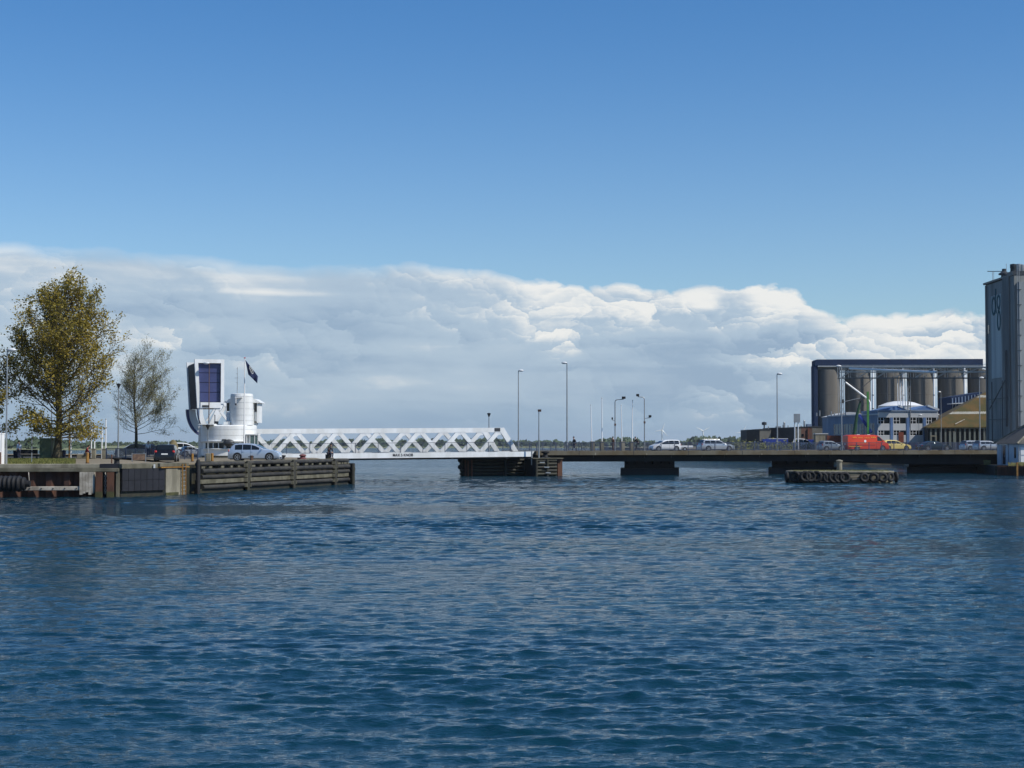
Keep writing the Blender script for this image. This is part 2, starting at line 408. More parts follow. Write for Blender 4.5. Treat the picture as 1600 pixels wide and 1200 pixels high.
# ------------------------------------------------------------------ water
def make_water():
    rows = [13.0]
    while rows[-1] < 260: rows.append(rows[-1] * 1.0025)
    while rows[-1] < 14000: rows.append(rows[-1] * 1.06)
    Yr = np.array(rows); nc = 800
    kk = np.linspace(-1, 1, nc)
    halfw = Yr * .40 + 4
    X = halfw[:, None] * kk[None, :]; Y = np.repeat(Yr[:, None], nc, 1)
    dx = (2 * halfw / nc)[:, None]; dy = np.gradient(Yr)[:, None]
    sp = np.maximum(dx, dy)
    Zz = np.zeros_like(X); rng = np.random.RandomState(3)
    # patches of stronger and weaker chop
    patch = np.zeros_like(X)
    for i in range(14):
        lam = rng.uniform(9, 60); a = rng.normal(R(90), R(28)); ph = rng.uniform(0, 7)
        patch += 1.1 * np.sin((X * math.cos(a) + Y * math.sin(a)) * 2 * math.pi / lam + ph) / 14 ** .5
    far_g = 1 + .9 * np.clip((Y - 30) / 60, 0, 1); gain = far_g * (1 + .40 * np.clip(patch, -2, 2))
    NW = 150
    for i in range(NW):
        lam = 0.13 * (15. ** (i / (NW - 1)))
        a = rng.normal(R(86), R(42 - 22 * min(1, lam / .9))); ph = rng.uniform(0, 2 * math.pi); k = 2 * math.pi / lam
        slope = 0.0175 * (1.0 if lam < .45 else (.45 / lam) ** .55)
        amp = slope / k
        fade = np.clip((lam / sp - 2.0) / 1.5, 0, 1)
        th = (X * math.cos(a) + Y * math.sin(a)) * k + ph
        Zz += amp * fade * gain * (np.sin(th) - .08 * np.cos(2 * th))
    co = np.stack([X, Y, Zz], -1).reshape(-1, 3)
    nr = len(rows)
    idx = np.arange(nr * nc).reshape(nr, nc)
    q = np.stack([idx[:-1, :-1], idx[:-1, 1:], idx[1:, 1:], idx[1:, :-1]], -1).reshape(-1, 4)
    me = bpy.data.meshes.new('water')
    me.vertices.add(len(co)); me.vertices.foreach_set('co', co.ravel())
    me.loops.add(q.size); me.loops.foreach_set('vertex_index', q.ravel().astype(np.int32))
    me.polygons.add(len(q)); me.polygons.foreach_set('loop_start', np.arange(0, q.size, 4, dtype=np.int32))
    me.polygons.foreach_set('loop_total', np.full(len(q), 4, dtype=np.int32))
    me.update(calc_edges=True); me.polygons.foreach_set('use_smooth', [True] * len(q))
    o = bpy.data.objects.new('water', me); COL.objects.link(o); tag(o, kind='structure')
    m = bpy.data.materials.new('sea_water'); m.use_nodes = True; t = NT(m.node_tree); b = t.n['Principled BSDF']
    g = t.add('ShaderNodeNewGeometry'); pos = g.outputs['Position']
    mp = t.add('ShaderNodeMapping'); mp.inputs['Scale'].default_value = (.55, 1.0, 1); mp.inputs['Rotation'].default_value = (0, 0, R(-14)); t.l.new(pos, mp.inputs[0])
    n1 = t.noise(mp.outputs[0], 7.0, 4, .65, .4); n2 = t.noise(mp.outputs[0], 1.7, 5, .62, .5); n3 = t.noise(mp.outputs[0], .55, 3, .5, .5)
    mp2 = t.add('ShaderNodeMapping'); mp2.inputs['Scale'].default_value = (.018, .075, 1); t.l.new(pos, mp2.inputs[0])
    pat = t.noise(mp2.outputs[0], 1.0, 5, .6, .6)
    hgt = t.math('ADD', t.math('ADD', t.math('MULTIPLY', n1, .070), t.math('MULTIPLY', n2, .16)), t.math('MULTIPLY', n3, .16))
    sy = t.add('ShaderNodeSeparateXYZ'); t.l.new(pos, sy.inputs[0])
    far = t.ramp(sy.outputs[1], .45, 3.4, 22, 110)
    bn = t.add('ShaderNodeBump'); bn.inputs['Distance'].default_value = 1.0
    t.l.new(t.math('MULTIPLY', far, t.ramp(pat, .35, 1.25, .36, .62)), bn.inputs['Strength']); t.l.new(hgt, bn.inputs['Height'])
    t.l.new(bn.outputs[0], b.inputs['Normal'])
    t.l.new(t.mix(t.ramp(pat, 0, 1, .4, .62), (.0015, .021, .034, 1), (.003, .030, .047, 1)), b.inputs['Base Color'])
    b.inputs['Roughness'].default_value = .06; b.inputs['IOR'].default_value = 1.33
    me.materials.append(m)
make_water()
sb = MB(); sb.quad((-9000, -60, -3.0), (9000, -60, -3.0), (9000, 16000, -3.0), (-9000, 16000, -3.0)); struct('seabed', sb, timber_d)

# ------------------------------------------------------------------ far shore
def far_shore():
    # left, nearer point of land
    mb = MB()
    def strip(name, ya, yb, x0, x1, z1, mat, n=60):
        m_ = MB(); 
        for i in range(n):
            xa = x0 + (x1 - x0) * i / n; xb = x0 + (x1 - x0) * (i + 1) / n
            wa = ya + 14 * math.sin(i * .7) + 9 * math.sin(i * 1.9); wb = ya + 14 * math.sin((i + 1) * .7) + 9 * math.sin((i + 1) * 1.9)
            m_.quad((xa, wa, -.5), (xb, wb, -.5), (xb, wb + 4, .5), (xa, wa + 4, .5))
            m_.quad((xa, wa + 4, .5), (xb, wb + 4, .5), (xb, yb, z1), (xa, yb, z1))
        struct(name, m_, mat)
    strip('far_shore', 1420, 9000, -3500, 4200, 1.2, field_m, 120)
    strip('near_headland', 960, 1500, -700, -215, 1.5, field_m, 30)
    m_ = MB()
    for (a, b_) in ((170, 182), (184, 200), (128, 136)):
        p, q = P(a, 695.5, 1900), P(b_, 695.5, 1900); m_.quad((p.x, 1850, 1.3), (q.x, 1850, 1.3), (q.x, 2350, 1.45), (p.x, 2350, 1.45))
    struct('rapeseed_field', m_, rape_m)
    rng = random.Random(5)
    def belt(name, Y, prof, mat, label, step=5.0, leaf=2.0, n=46):
        """prof: list of (px, top py); trees fill the belt up to that line"""
        mb = MB(); px = prof[0][0]
        while px < prof[-1][0]:
            for (a, b_) in zip(prof, prof[1:]):
                if a[0] <= px <= b_[0]:
                    t_ = (px - a[0]) / max(1e-6, b_[0] - a[0]); top = a[1] + (b_[1] - a[1]) * t_
            yy = Y + rng.uniform(-60, 120); c = G(px, yy, 0); hh = max(2.0, Z(top, yy) * rng.uniform(.72, 1.04))
            w = hh * rng.uniform(.35, .6)
            for k in range(n):
                th = rng.uniform(0, 6.28); rr = rng.random() ** .4; el = rng.uniform(-.9, 1)
                x = c.x + w * rr * math.cos(th) * math.sqrt(1 - el * el * .8); y = yy + w * rr * math.sin(th); z = hh * (.5 + .48 * el * rr)
                s_ = leaf * rng.uniform(.6, 1.3) * hh / 9
                a1 = Vector((rng.uniform(-1, 1), rng.uniform(-1, 1), rng.uniform(-1, 1))).normalized(); a2 = a1.orthogonal().normalized()
                q = Vector((x, y, z)); mb.quad(q - a1 * s_ - a2 * s_, q + a1 * s_ - a2 * s_, q + a1 * s_ + a2 * s_, q - a1 * s_ + a2 * s_)
            px += step * rng.uniform(.6, 1.3) * 2600 / Y
        o = mb.build(name, mat); tag(o, label, 'woodland', kind='stuff')
    belt('woodland', 1040, [(-60, 684), (20, 685), (60, 684), (90, 686), (115, 689), (140, 690), (160, 692)], far_leaf, 'dark wood on the near headland behind the big tree', 4.0, 2.0)
    belt('woodland', 1950, [(100, 690), (180, 690), (260, 689), (330, 690), (400, 686), (450, 688), (520, 688), (545, 684), (575, 687), (610, 685), (640, 688), (665, 684), (690, 687), (745, 685), (775, 683), (790, 688), (830, 689), (860, 687), (900, 690), (930, 689), (948, 684), (985, 684), (1010, 689), (1060, 689), (1085, 684), (1110, 682), (1130, 684), (1150, 685), (1165, 682), (1190, 684), (1300, 686), (1700, 686)], far_leaf, 'long low line of trees along the far shore', 5.0, 2.2)
    belt('hedge', 1560, [(-40, 694), (380, 695), (500, 693.5), (640, 695), (800, 695.5), (1000, 695.5), (1200, 695)], far_leaf, 'thin hedge along the far waterline', 10.0, 2.2, 20)
far_shore()

# ------------------------------------------------------------------ left quay (land)
QZ = 2.3
qpoly = [(-85, 113), (G(187, 118).x, 118), (G(256, 122).x, 122), (-24.3, 125), (-15.3, 157), (-17.5, 160), (-20, 175), (-27.5, 187.5), (-33, 205), (-40, 215), (-62, 222), (-58, 240), (-100, 245), (-100, 224), (-54, 222), (-43, 171), (-45, 167), (-85, 165)]
def inset(poly, d=0.): return poly
q = MB().slab([(-85, 113.6), (G(187, 118).x, 118.5), (G(256, 122).x - .1, 122.5), (-24.9, 125.4), (-16.0, 156.8), (-18.2, 160), (-20.5, 174.5), (-28, 187.5), (-33.5, 205), (-40, 214.5), (-62, 221.5), (-58, 240), (-100, 245), (-100, 224), (-54, 222), (-43, 171), (-45, 167), (-85, 165)], -3, QZ)
struct('quay_ground', q, paving)
# bridge approach road on the left bank
ar = MB(); xa0, xa1 = bxl(120, 3), bxl(415, 0)
pp = [BW(xa0 - 12, 1.5), BW(xa1 - 4, 1.5), BW(xa1 - 4, 9.2), BW(xa0 - 12, 9.2)]
ar.slab([(p.x, p.y) for p in pp], QZ - .2, QZ + .012); struct('road', ar, asphalt)
gr = MB().slab([(G(14, 122).x, 122), (G(118, 124).x, 124), (G(112, 150).x, 150), (G(120, 163.5).x, 163.5), (-80, 163.5), (-80, 122)], QZ - .1, QZ + .02)
struct('lawn', gr, grass_m)
# grass blades stuff
gm = MB(); rng = random.Random(2)
for i in range(5200):
    px = rng.uniform(-20, 118); Y = rng.uniform(122.5, 162); c = G(px, Y, QZ)
    a = rng.uniform(0, 3.14); h_ = rng.uniform(.05, .16); w_ = .05
    gm.quad((c.x - w_ * math.cos(a), c.y - w_ * math.sin(a), QZ), (c.x + w_ * math.cos(a), c.y + w_ * math.sin(a), QZ), (c.x + .02, c.y, QZ + h_), (c.x, c.y, QZ + h_))
tag(gm.build('grass', grass_m), 'tufts of olive green grass on the lawn under the big tree', 'grass', kind='stuff')

# --- quay wall: coping, sheet piling, timbers
def quay_wall():
    t = thing('quay_wall', 'rusty sheet piled quay wall under a pale concrete coping at the left edge', 'quay wall', (-50, 115, 0))
    ang = math.atan2(5.0, G(187, 118).x + 85)
    x1 = G(187, 118).x
    def ln(x): return 113 + (118 - 113) * (x + 85) / (x1 + 85)
    # corrugated sheet piles
    mb = MB(); x = -80.0; prof = []
    while x < G(150, 117).x: 
        prof += [(x, ln(x) + .05), (x + .38, ln(x) + .05), (x + .62, ln(x) + .42), (x + 1.0, ln(x) + .42)]; x += 1.24
    for a, b_ in zip(prof, prof[1:]): mb.quad((a[0], a[1], -1.5), (b_[0], b_[1], -1.5), (b_[0], b_[1], 1.80), (a[0], a[1], 1.80))
    mb.build('sheet_piling', rust, t, world=True)
    c = MB(); a, b_ = (-80, ln(-80)), (x1 + .0, ln(x1))
    c.slab([(a[0], a[1] - .02), (G(151, 117).x, ln(G(151, 117).x) - .02), (G(151, 117).x, ln(G(151, 117).x) + 1.2), (a[0], a[1] + 1.2)], 2.06, QZ + .05)
    c.build('coping', conc_l, t, world=True, bevel=.03)
    c = MB(); c.slab([(a[0], a[1] - .28), (b_[0], b_[1] - .28), (b_[0], b_[1] + .6), (a[0], a[1] + .6)], 1.80, 2.055)
    c.build('ledge', conc, t, world=True, bevel=.03)
    c = MB(); xa, xb = G(151.5, 117).x, x1 - .02
    c.slab([(xa, ln(xa) - .04), (xb, ln(xb) - .04), (xb, ln(xb) + 1.2), (xa, ln(xa) + 1.2)], 2.06, QZ + .06)
    c.build('tarred_coping', panel_black, t, world=True)
    w = MB(); xa, xb = G(-60, 113.5).x, G(121, 116).x
    w.slab([(xa, ln(xa) - .42), (xb, ln(xb) - .42), (xb, ln(xb) - .12), (xa, ln(xa) - .12)], .50, .78)
    o = w.build('waling_timber', timber_w, t, world=True, bevel=.03)
    for i in range(9):
        xx = xa + (xb - xa) * (i + .5) / 9; mb = MB().tube([(xx, ln(xx) - .47, .64), (xx, ln(xx) - .40, .64)], .05, 8); mb.build('bolt', steel_d, o, world=False).location = -t.location
    # pale concrete and timber block, then rusty piles
    b = MB(); xa, xb = G(120, 116.5).x, G(145, 116.8).x
    for i in range(5):
        q0 = xa + (xb - xa) * i / 5; q1 = xa + (xb - xa) * (i + .93) / 5
        b.slab([(q0, ln(q0) - .5), (q1, ln(q1) - .5), (q1, ln(q1) + .1), (q0, ln(q0) + .1)], .20 + .09 * (i % 3), 1.795)
    b.build('timber_block', timber_w, t, world=True)
    for pxa, pxb in ((148, 158), (165.5, 176)):
        xa, xb = G(pxa, 117).x, G(pxb, 117).x; m_ = MB()
        m_.slab([(xa, ln(xa) - .62), (xb, ln(xb) - .62), (xb, ln(xb) - .50), (xa, ln(xa) - .50)], -.8, 1.78)
        xm = (xa + xb) / 2; m_.slab([(xm - .04, ln(xm) - .50), (xm + .04, ln(xm) - .50), (xm + .04, ln(xm) - .1), (xm - .04, ln(xm) - .1)], -.8, 1.78)
        pl = m_.build('steel_pile', rust_p, t, world=True)
        s_ = MB().slab([(xa - .01, ln(xa) - .63), (xb + .01, ln(xb) - .63), (xb + .01, ln(xb) - .49), (xa - .01, ln(xa) - .49)], -.5, .42); s_.build('algae_band', green_slime, pl).location = -t.location
    ch = MB(); xm = G(162, 117).x
    for k in range(9):
        ch.torus((xm + .02 * (k % 2), ln(xm) - .4, 1.68 - k * .17), .07, .025, 'y' if k % 2 else 'x', 10, 6)
    ch.build('chain', timber_w, t, world=True)
    m_ = MB(); xa, xb = G(180, 117.5).x, G(187, 118).x; m_.slab([(xa, ln(xa) - .2), (xb, ln(xb) - .2), (xb, ln(xb) + .4), (xa, ln(xa) + .4)], -.8, 1.79); m_.build('concrete_corner', conc, t, world=True)
    m_ = MB(); xa, xb = G(145, 117).x, G(180, 117.5).x; m_.slab([(xa, ln(xa) + .12), (xb, ln(xb) + .12), (xb, ln(xb) + .5), (xa, ln(xa) + .5)], -1, 1.79); m_.build('recess_wall', timber_d, t, world=True)
    # row of tyres threaded as a roller fender
    f = thing('tyre_fender', 'black roller fender of threaded tyres hanging on the rusty wall', 'fender', (G(20, 112.4).x, 112.6, .9))
    x = G(-40, 112.5).x; e = G(41, 112.5).x
    n = 0
    while x < e:
        rr = .40 if e - x > .5 else .3
        MB().torus((x - f.location.x, 0 + (x - f.location.x) * .05, .18), rr, .16, 'x', 22, 8).build('tyre', black, f, smooth=True); x += .30; n += 1
    MB().tube([(G(-40, 112.5).x - f.location.x, -.15, .18), (e - f.location.x + .25, 0, .18)], .22, 12).build('core', black, f)
    MB().tube([(e - f.location.x + .2, 0, .2), (e - f.location.x + .12, .1, .75), (e - f.location.x + .05, .3, .95)], .03, 6).build('rope', timber_w, f)
quay_wall()

def rubber_panels():
    a = G(188, 118, 0); b = G(254.5, 121.6, 0)
    t = thing('fender_panel', 'black rubber faced fender panels between the rusty piles and the ladder', 'fender', (a.x, a.y, 0))
    d = (b - a).normalized(); nrm = Vector((d.y, -d.x, 0)); L = (b - a).length
    bk = MB(); p0, p1 = a + nrm * .0, b
    bk.slab([(p0.x, p0.y), (p1.x, p1.y), (p1.x - nrm.x * .5, p1.y - nrm.y * .5), (p0.x - nrm.x * .5, p0.y - nrm.y * .5)], -1, 2.0); bk.build('backing_wall', timber_d, t, world=True)
    for r_, (z0, z1) in enumerate(((.42, 1.18), (1.20, 2.0))):
        for i in range(7):
            s0, s1 = L * i / 7 + .015, L * (i + 1) / 7 - .015
            q0 = a + d * s0 + nrm * .18; q1 = a + d * s1 + nrm * .18
            MB().slab([(q0.x, q0.y), (q1.x, q1.y), (q1.x - nrm.x * .17, q1.y - nrm.y * .17), (q0.x - nrm.x * .17, q0.y - nrm.y * .17)], z0, z1).build('panel', panel_black, t, world=True)
    # pale parapet of concrete above
    c = thing('coping_wall', 'low weathered concrete kerb wall above the black fender panels', 'kerb wall', (a.x, a.y, 0))
    q0, q1 = a + nrm * .25 - d * .1, b + nrm * .05 + d * .2
    MB().slab([(q0.x, q0.y), (q1.x, q1.y), (q1.x - nrm.x * .8, q1.y - nrm.y * .8), (q0.x - nrm.x * .8, q0.y - nrm.y * .8)], 2.005, 2.36).build('kerb', conc, c, world=True, bevel=.03)
    p_ = a + d * (L * .72) + nrm * .28; MB().slab([(p_.x - .05, p_.y - .02), (p_.x + .05, p_.y - .02), (p_.x + .05, p_.y + .08), (p_.x - .05, p_.y + .08)], 2.03, 2.30).build('marker', white, c, world=True)
rubber_panels()

def ladder_block():
    a = G(255, 121.7, 0); b = G(290, 124.6, 0); d = (b - a).normalized(); nrm = Vector((d.y, -d.x, 0)); L = (b - a).length
    t = thing('concrete_pier', 'pale stained concrete quay block with rusty top edge beside the timber fender', 'quay block', (a.x, a.y, 0))
    def sl(s0, s1, o0, o1, z0, z1):
        p = [a + d * s0 + nrm * o1, a + d * s1 + nrm * o1, a + d * s1 + nrm * o0, a + d * s0 + nrm * o0]
        return MB().slab([(q.x, q.y) for q in p], z0, z1)
    sl(0.02, L * .53, -1.5, .22, -1, 2.02).build('face', conc_l, t, world=True, bevel=.03)
    sl(L * .55, L * .78, -1.5, .14, -1, 2.02).build('face', conc_l, t, world=True, bevel=.03)
    sl(L * .78 + .01, L * .98, -1.5, .04, -1, 2.02).build('recess', conc, t, world=True, bevel=.03)
    sl(-.75, L * 1.02, -1.5, .30, 2.021, 2.10).build('rusty_edge', ochre, t, world=True)
    sl(-.75, L * 1.04, -1.5, .20, 2.101, 2.37).build('capping', conc, t, world=True, bevel=.03)
    s_ = sl(0.0, L * .56, .2, .235, -.3, .22); s_.build('tide_stain', green_slime, t, world=True)
    l = thing('ladder', 'rusty ochre quay ladder beside the timber fender', 'ladder', (a.x, a.y, 0))
    for s0 in (L * .70, L * .84):
        p = a + d * s0 + nrm * .3; MB().slab([(p.x - .04, p.y - .04), (p.x + .04, p.y - .04), (p.x + .04, p.y + .04), (p.x - .04, p.y + .04)], -.5, 2.3).build('stile', ochre, l, world=True)
    for k in range(8):
        p0 = a + d * L * .70 + nrm * .3; p1 = a + d * L * .84 + nrm * .3; z = .12 + k * .28
        MB().tube([(p0.x, p0.y, z), (p1.x, p1.y, z)], .028, 6).build('rung', steel, l, world=True)
ladder_block()

def timber_fender():
    A = Vector((-24.25, 125.2, 0)); B = Vector((-15.4, 156.6, 0)); d = (B - A).normalized(); nrm = Vector((d.y, -d.x, 0)); L = (B - A).length
    t = thing('timber_fender', 'long timber fender of tarred logs on posts along the quay corner below the silver hatchback', 'fender', (A.x, A.y, 0))
    def pt(s, o, z): q = A + d * s + nrm * o; return (q.x, q.y, z)
    def sfor(px):
        k = (px - 800) / F; return (k * A.y - A.x) / (d.x - k * d.y)
    cuts = [sfor(303), sfor(381), sfor(453), sfor(518), sfor(541)]
    rng = random.Random(9)
    back = MB(); p = [A + nrm * -.30 - d * .3, B + nrm * -.30, B + nrm * -.6, A + nrm * -.6 - d * .3]; back.slab([(q.x, q.y) for q in p], -1, 2.2); back.build('backing_wall', timber_d, t, world=True)
    for i in range(4):
        s0, s1 = cuts[i] + .35, cuts[i + 1] - .35
        if i == 0: s0 = cuts[0] + .2
        if i == 3: s1 = cuts[4] + .1
        for z, r_, m_, o_ in ((2.22, .15, log_m, .15), (1.68, .19, log_m, .22), (1.24, .165, log_m, .2), (.46, .175, log_m, .2)):
            e = rng.uniform(-.15, .15) + (.8 if (i == 0 and z < 2) else 0)
            MB().tube([pt(s0 + e, o_, z), pt((s0 + s1) / 2, o_ + .02, z + rng.uniform(-.02, .02)), pt(s1, o_, z)], r_, 12).build('log', m_, t, smooth=True, world=True)
        MB().beam(pt(s0, .12, .89), pt(s1, .12, .89), .25, .33).build('plank', timber_g, t, world=True, bevel=.02)
        MB().beam(pt(s0, .06, .05), pt(s1, .06, .05), .2, .55).build('waterline_beam', timber_d, t, world=True, bevel=.02)
        n = 5
        for k in range(n):
            s_ = s0 + (s1 - s0) * (k + .4 + rng.uniform(-.2, .2)) / n
            MB().beam(pt(s_, .1, 1.98), pt(s_ + rng.uniform(.35, .7), .1, 1.98), .25, .16).build('spacer_block', timber_g, t, world=True)
    for i, s_ in enumerate(cuts[:4]):
        MB().tube([pt(s_, .38, -1.2), pt(s_, .38, 2.3 if i else 2.42), pt(s_, .38, 2.42 if i else 2.6)], [.17, .17, .10], 12).build('pile', black if i < 1 else timber_d, t, smooth=True, world=True)
        if i:
            for z in (2.05, 1.68, 1.24, .89, .46):
                for sd_ in (-.36, .36): MB().beam(pt(s_ + sd_, .36, z - .15), pt(s_ + sd_, .36, z + .15), .28, .22).build('chock', timber_g, t, world=True)
    for k, (z, o_) in enumerate(((1.75, .1), (1.4, .45), (1.05, .2), (.7, .4), (.3, .25))):
        MB().tube([pt(L + .1, o_ + .15, z), pt(L + .15, o_ - 1.2, z)], .22, 12).build('end_log', log_m if k % 2 else timber_d, t, smooth=True, world=True)
    MB().tube([pt(L - .1, .5, -1), pt(L - .1, .5, 1.95)], .2, 12).build('pile', timber_d, t, smooth=True, world=True)
    MB().tube([pt(L + .3, .1, -1), pt(L + .3, .1, 1.5)], .2, 12).build('pile', timber_d, t, smooth=True, world=True)
    MB().beam(pt(L - .2, -.4, 2.36), pt(3.5, -.4, 2.36), .9, .10).build('walkway', timber_g, t, world=True)
timber_fender()

# ------------------------------------------------------------------ bascule bridge (leaf, counterweight)
def leaf_bridge():
    t = thing('bascule_bridge', 'white truss bascule bridge with navy counterweight box reaching over the channel', 'bridge', (OX, OY, 0), TH)
    xr = 0.; xl = bxl(396, 0); SL = .0075
    def zz(x): return SL * x
    # girder with text
    g = MB().prism([(xl - 6, 2.27 + zz(xl - 6)), (xr - .35, 2.27), (xr, 2.87), (xl - 6, 2.87 + zz(xl - 6))], 0, .35); g.build('girder', white, t)
    MB().prism([(xl - 6, 2.27 + zz(xl - 6)), (xr - .35, 2.27), (xr, 2.87), (xl - 6, 2.87 + zz(xl - 6))], 9.3, 9.65).build('girder', white, t)
    MB().prism([(xl - 6, 2.05 + zz(xl)), (xr - 1.2, 2.05), (xr - .5, 2.80), (xl - 6, 2.80 + zz(xl))], .36, 9.29).build('deck', girder_m, t)
    for k in range(5):
        xx = xl + (xr - xl) * (k + .5) / 5; MB().box(xx - .1, xx + .1, .1, .3, 2.08 + zz(xx), 2.262 + zz(xx)).build('bracket', steel_d, t)
    yn = 1.25; tw = .38
    ht0, ht1 = Z(674.5, 190) , 0
    topz = Z(667.6, 192.5); chz = topz - .53
    nodes_px = [780 - 61 * .5 * 0]
    # near truss: tops and bottoms one half panel apart
    x_end_top = bxl(786, yn, 5.4); x_end_bot = bxl(808.5, yn, 3)
    tops = [bxl(p, yn, 5.2) for p in (782.5,)]; 
    P_ = (bxl(782.5, yn, 5.2) - bxl(658, yn, 5.2)) / 2     # one panel (61-62 px)
    topx = bxl(781, yn, 5.2)
    for (y0, nm) in ((yn, 'near'), (9.25 - .4, 'far')):
        m = MB().prism([(xl - 2, chz + zz(xl - 2)), (x_end_top - .1, chz + zz(x_end_top)), (x_end_top + .1, topz + zz(x_end_top)), (xl - 2, topz + zz(xl - 2))], y0, y0 + tw)
        m.build('top_chord', white, t)
        m = MB(); m.prism([(x_end_top - .45, chz + .2), (x_end_top + .12, topz), (x_end_bot + .12, 2.88), (x_end_bot - .55, 2.88)], y0 + .003, y0 + tw - .003); m.build('end_post', white, t)
        x = topx
        while x > xl - 4:
            b0 = x - P_ / 2
            for (xt, xb) in ((x, b0), (x - P_, b0)):
                sgn = 1 if xt > xb else -1
                w = .33
                ztp = chz + .02 + zz(xt); zbt = 2.87 + zz(xb)
                xt2 = xt - sgn * .20; xb2 = xb + sgn * .12
                m = MB().prism([(xt2 - w, ztp), (xt2 + w, ztp), (xb2 + w, zbt), (xb2 - w, zbt)], y0 + .02, y0 + tw - .02)
                m.build('diagonal', white, t)
            # rounded gusset plates at the nodes
            m = MB().prism([(x - .62, chz + .01 + zz(x)), (x - .42, chz - .22 + zz(x)), (x - .15, chz - .30 + zz(x)), (x + .15, chz - .30 + zz(x)), (x + .42, chz - .22 + zz(x)), (x + .62, chz + .01 + zz(x))], y0 + .035, y0 + tw - .035); m.build('gusset', white, t)
            x -= P_
    MB().box(x_end_top - 1.05, x_end_top - .35, yn - .02, yn + .02, topz - .46, topz - .06).build('sign_plate', steel_d, t)
    # outer railing
    posts = []; x = xr - .3; step = 2.62
    rz = 1.12
    while x > xl + 1: posts.append(x); x -= step
    MB().beam((xl, .12, 2.88 + rz + zz(xl)), (xr + .2, .12, 2.88 + rz), .05, .05).build('handrail', rail_blue, t)
    for x in posts: MB().box(x - .04, x + .04, .09, .15, 2.87 + zz(x), 2.88 + rz + zz(x)).build('railing_post', rail_blue, t)
    for a, b_ in zip(posts, posts[1:]):
        m = MB(); n = 17
        for k in range(1, n): xx = b_ + (a - b_) * k / n; m.box(xx - .011, xx + .011, .11, .13, 2.9 + zz(xx), 2.86 + rz + zz(xx))
        m.build('railing_infill', rail_blue, t)
    xm = bxl(629.5, 0, 2.6)
    text('MAX 5 KNOB', .43, 'lettering', black, t, (xm, -.012, 2.585 + zz(xm)), (R(90), -math.atan(SL), 0), .008, .92, .012)
    # counterweight: two white portal frames with navy glazed box between
    yn2, yf2 = 1.0, 9.4
    def q(px, py, yl=yn2):
        x = bxl(px, yl, 8); Yw = BW(x, yl).y; return (x, Z(py, Yw))
    # near portal frame: outer and inner outline
    o = [q(303.5, 561), q(350, 561), q(350.3, 629), q(346, 634), q(345, 640), q(306, 640)]
    i_ = [q(309, 567), q(344.8, 567), q(344.8, 628), q(336, 634), q(312, 634)]
    xa, xb, xc, xd = q(303.5, 561)[0], q(309, 567)[0], q(345, 567)[0], q(350.2, 561)[0]
    z1, z2, z3, z4 = q(303.5, 561)[1], q(309, 567)[1], q(336, 628)[1], q(312, 637.5)[1]
    xl0, xl1 = q(308.3, 637)[0], q(313.2, 637)[0]
    for y0 in (yn2, yf2 - .4):
        m = MB().prism([(xa, z1), (xb, z1), (xl1, z4), (xl0, z4)], y0, y0 + .6); m.build('portal_post', white, t)
        m = MB().box(xc, xd, y0, y0 + .6, z3 - .2, z1); m.build('portal_post', white, t)
        m = MB().box(xb + .002, xc - .002, y0, y0 + .6, z2, z1); m.build('portal_beam', white, t)
        if y0 == yn2: MB().box(xl1 + .002, xc - .002, y0 + .003, y0 + .597, z4, z3 - .05).build('portal_beam', white, t)
        # legs down to the pivot
        def leg(p, w, name='strut'):
            a, b_ = p; MB().prism([(a[0] - w, a[1]), (a[0] + w, a[1]), (b_[0] + w, b_[1]), (b_[0] - w, b_[1])], y0 + .1, y0 + .5).build(name, white, t)
        if y0 == yn2:
            leg((q(346, 630), q(329, 668)), .30)
            leg((q(337, 637), q(323, 658)), .10)
            leg((q(343.5, 641), q(360, 662)), .17)
            leg((q(350, 629), q(358, 637)), .30)
            leg((q(354, 634), q(357, 662)), .10)
        else:
            leg((q(352, 634, yf2), q(334, 666, yf2)), .2)
    # navy box with two columns and four rows of panels
    def xe(z_, o=0.): f = (z1 - z_) / (z1 - z4); return xa + (xl0 - xa) * f + o
    MB().prism([(xe(z4, .25), z4 + .02), (xc + .2, z4 + .02), (xc + .2, z1 - .35), (xe(z1, .25), z1 - .35)], yn2 + .5, yf2 - .3).build('counterweight_box', navy_d, t)
    for r_ in range(4):
        for c_ in range(2):
            w_ = (xc - xb) / 2; h_ = (z2 - z3) / 4
            za_, zb_ = z3 + r_ * h_ + .03, z3 + (r_ + 1) * h_ - .03
            if c_ == 0: MB().prism([(xe(za_, xb - xa + .03), za_), (xb + w_ - .03, za_), (xb + w_ - .03, zb_), (xe(zb_, xb - xa + .03), zb_)], yn2 + .38, yn2 + .45).build('glazed_panel', navy, t)
            else: MB().box(xb + w_ + .03, xc - .03, yn2 + .38, yn2 + .45, za_, zb_).build('glazed_panel', navy, t)
    MB().prism([(xe(z3, xb - xa + .002), z3), (xc - .002, z3), (xc - .002, z2), (xb + .002, z2)], yn2 + .455, yn2 + .495).build('panel_frame', black, t)
    for k in range(7):   # ribs on the left flank
        yy = yn2 + 1.0 + k * 1.05; MB().prism([(xe(z4, .12), z4), (xe(z4, .24), z4), (xe(z1, .24), z1 - .45), (xe(z1, .12), z1 - .45)], yy, yy + .55).build('cladding_rib', navy_d, t)
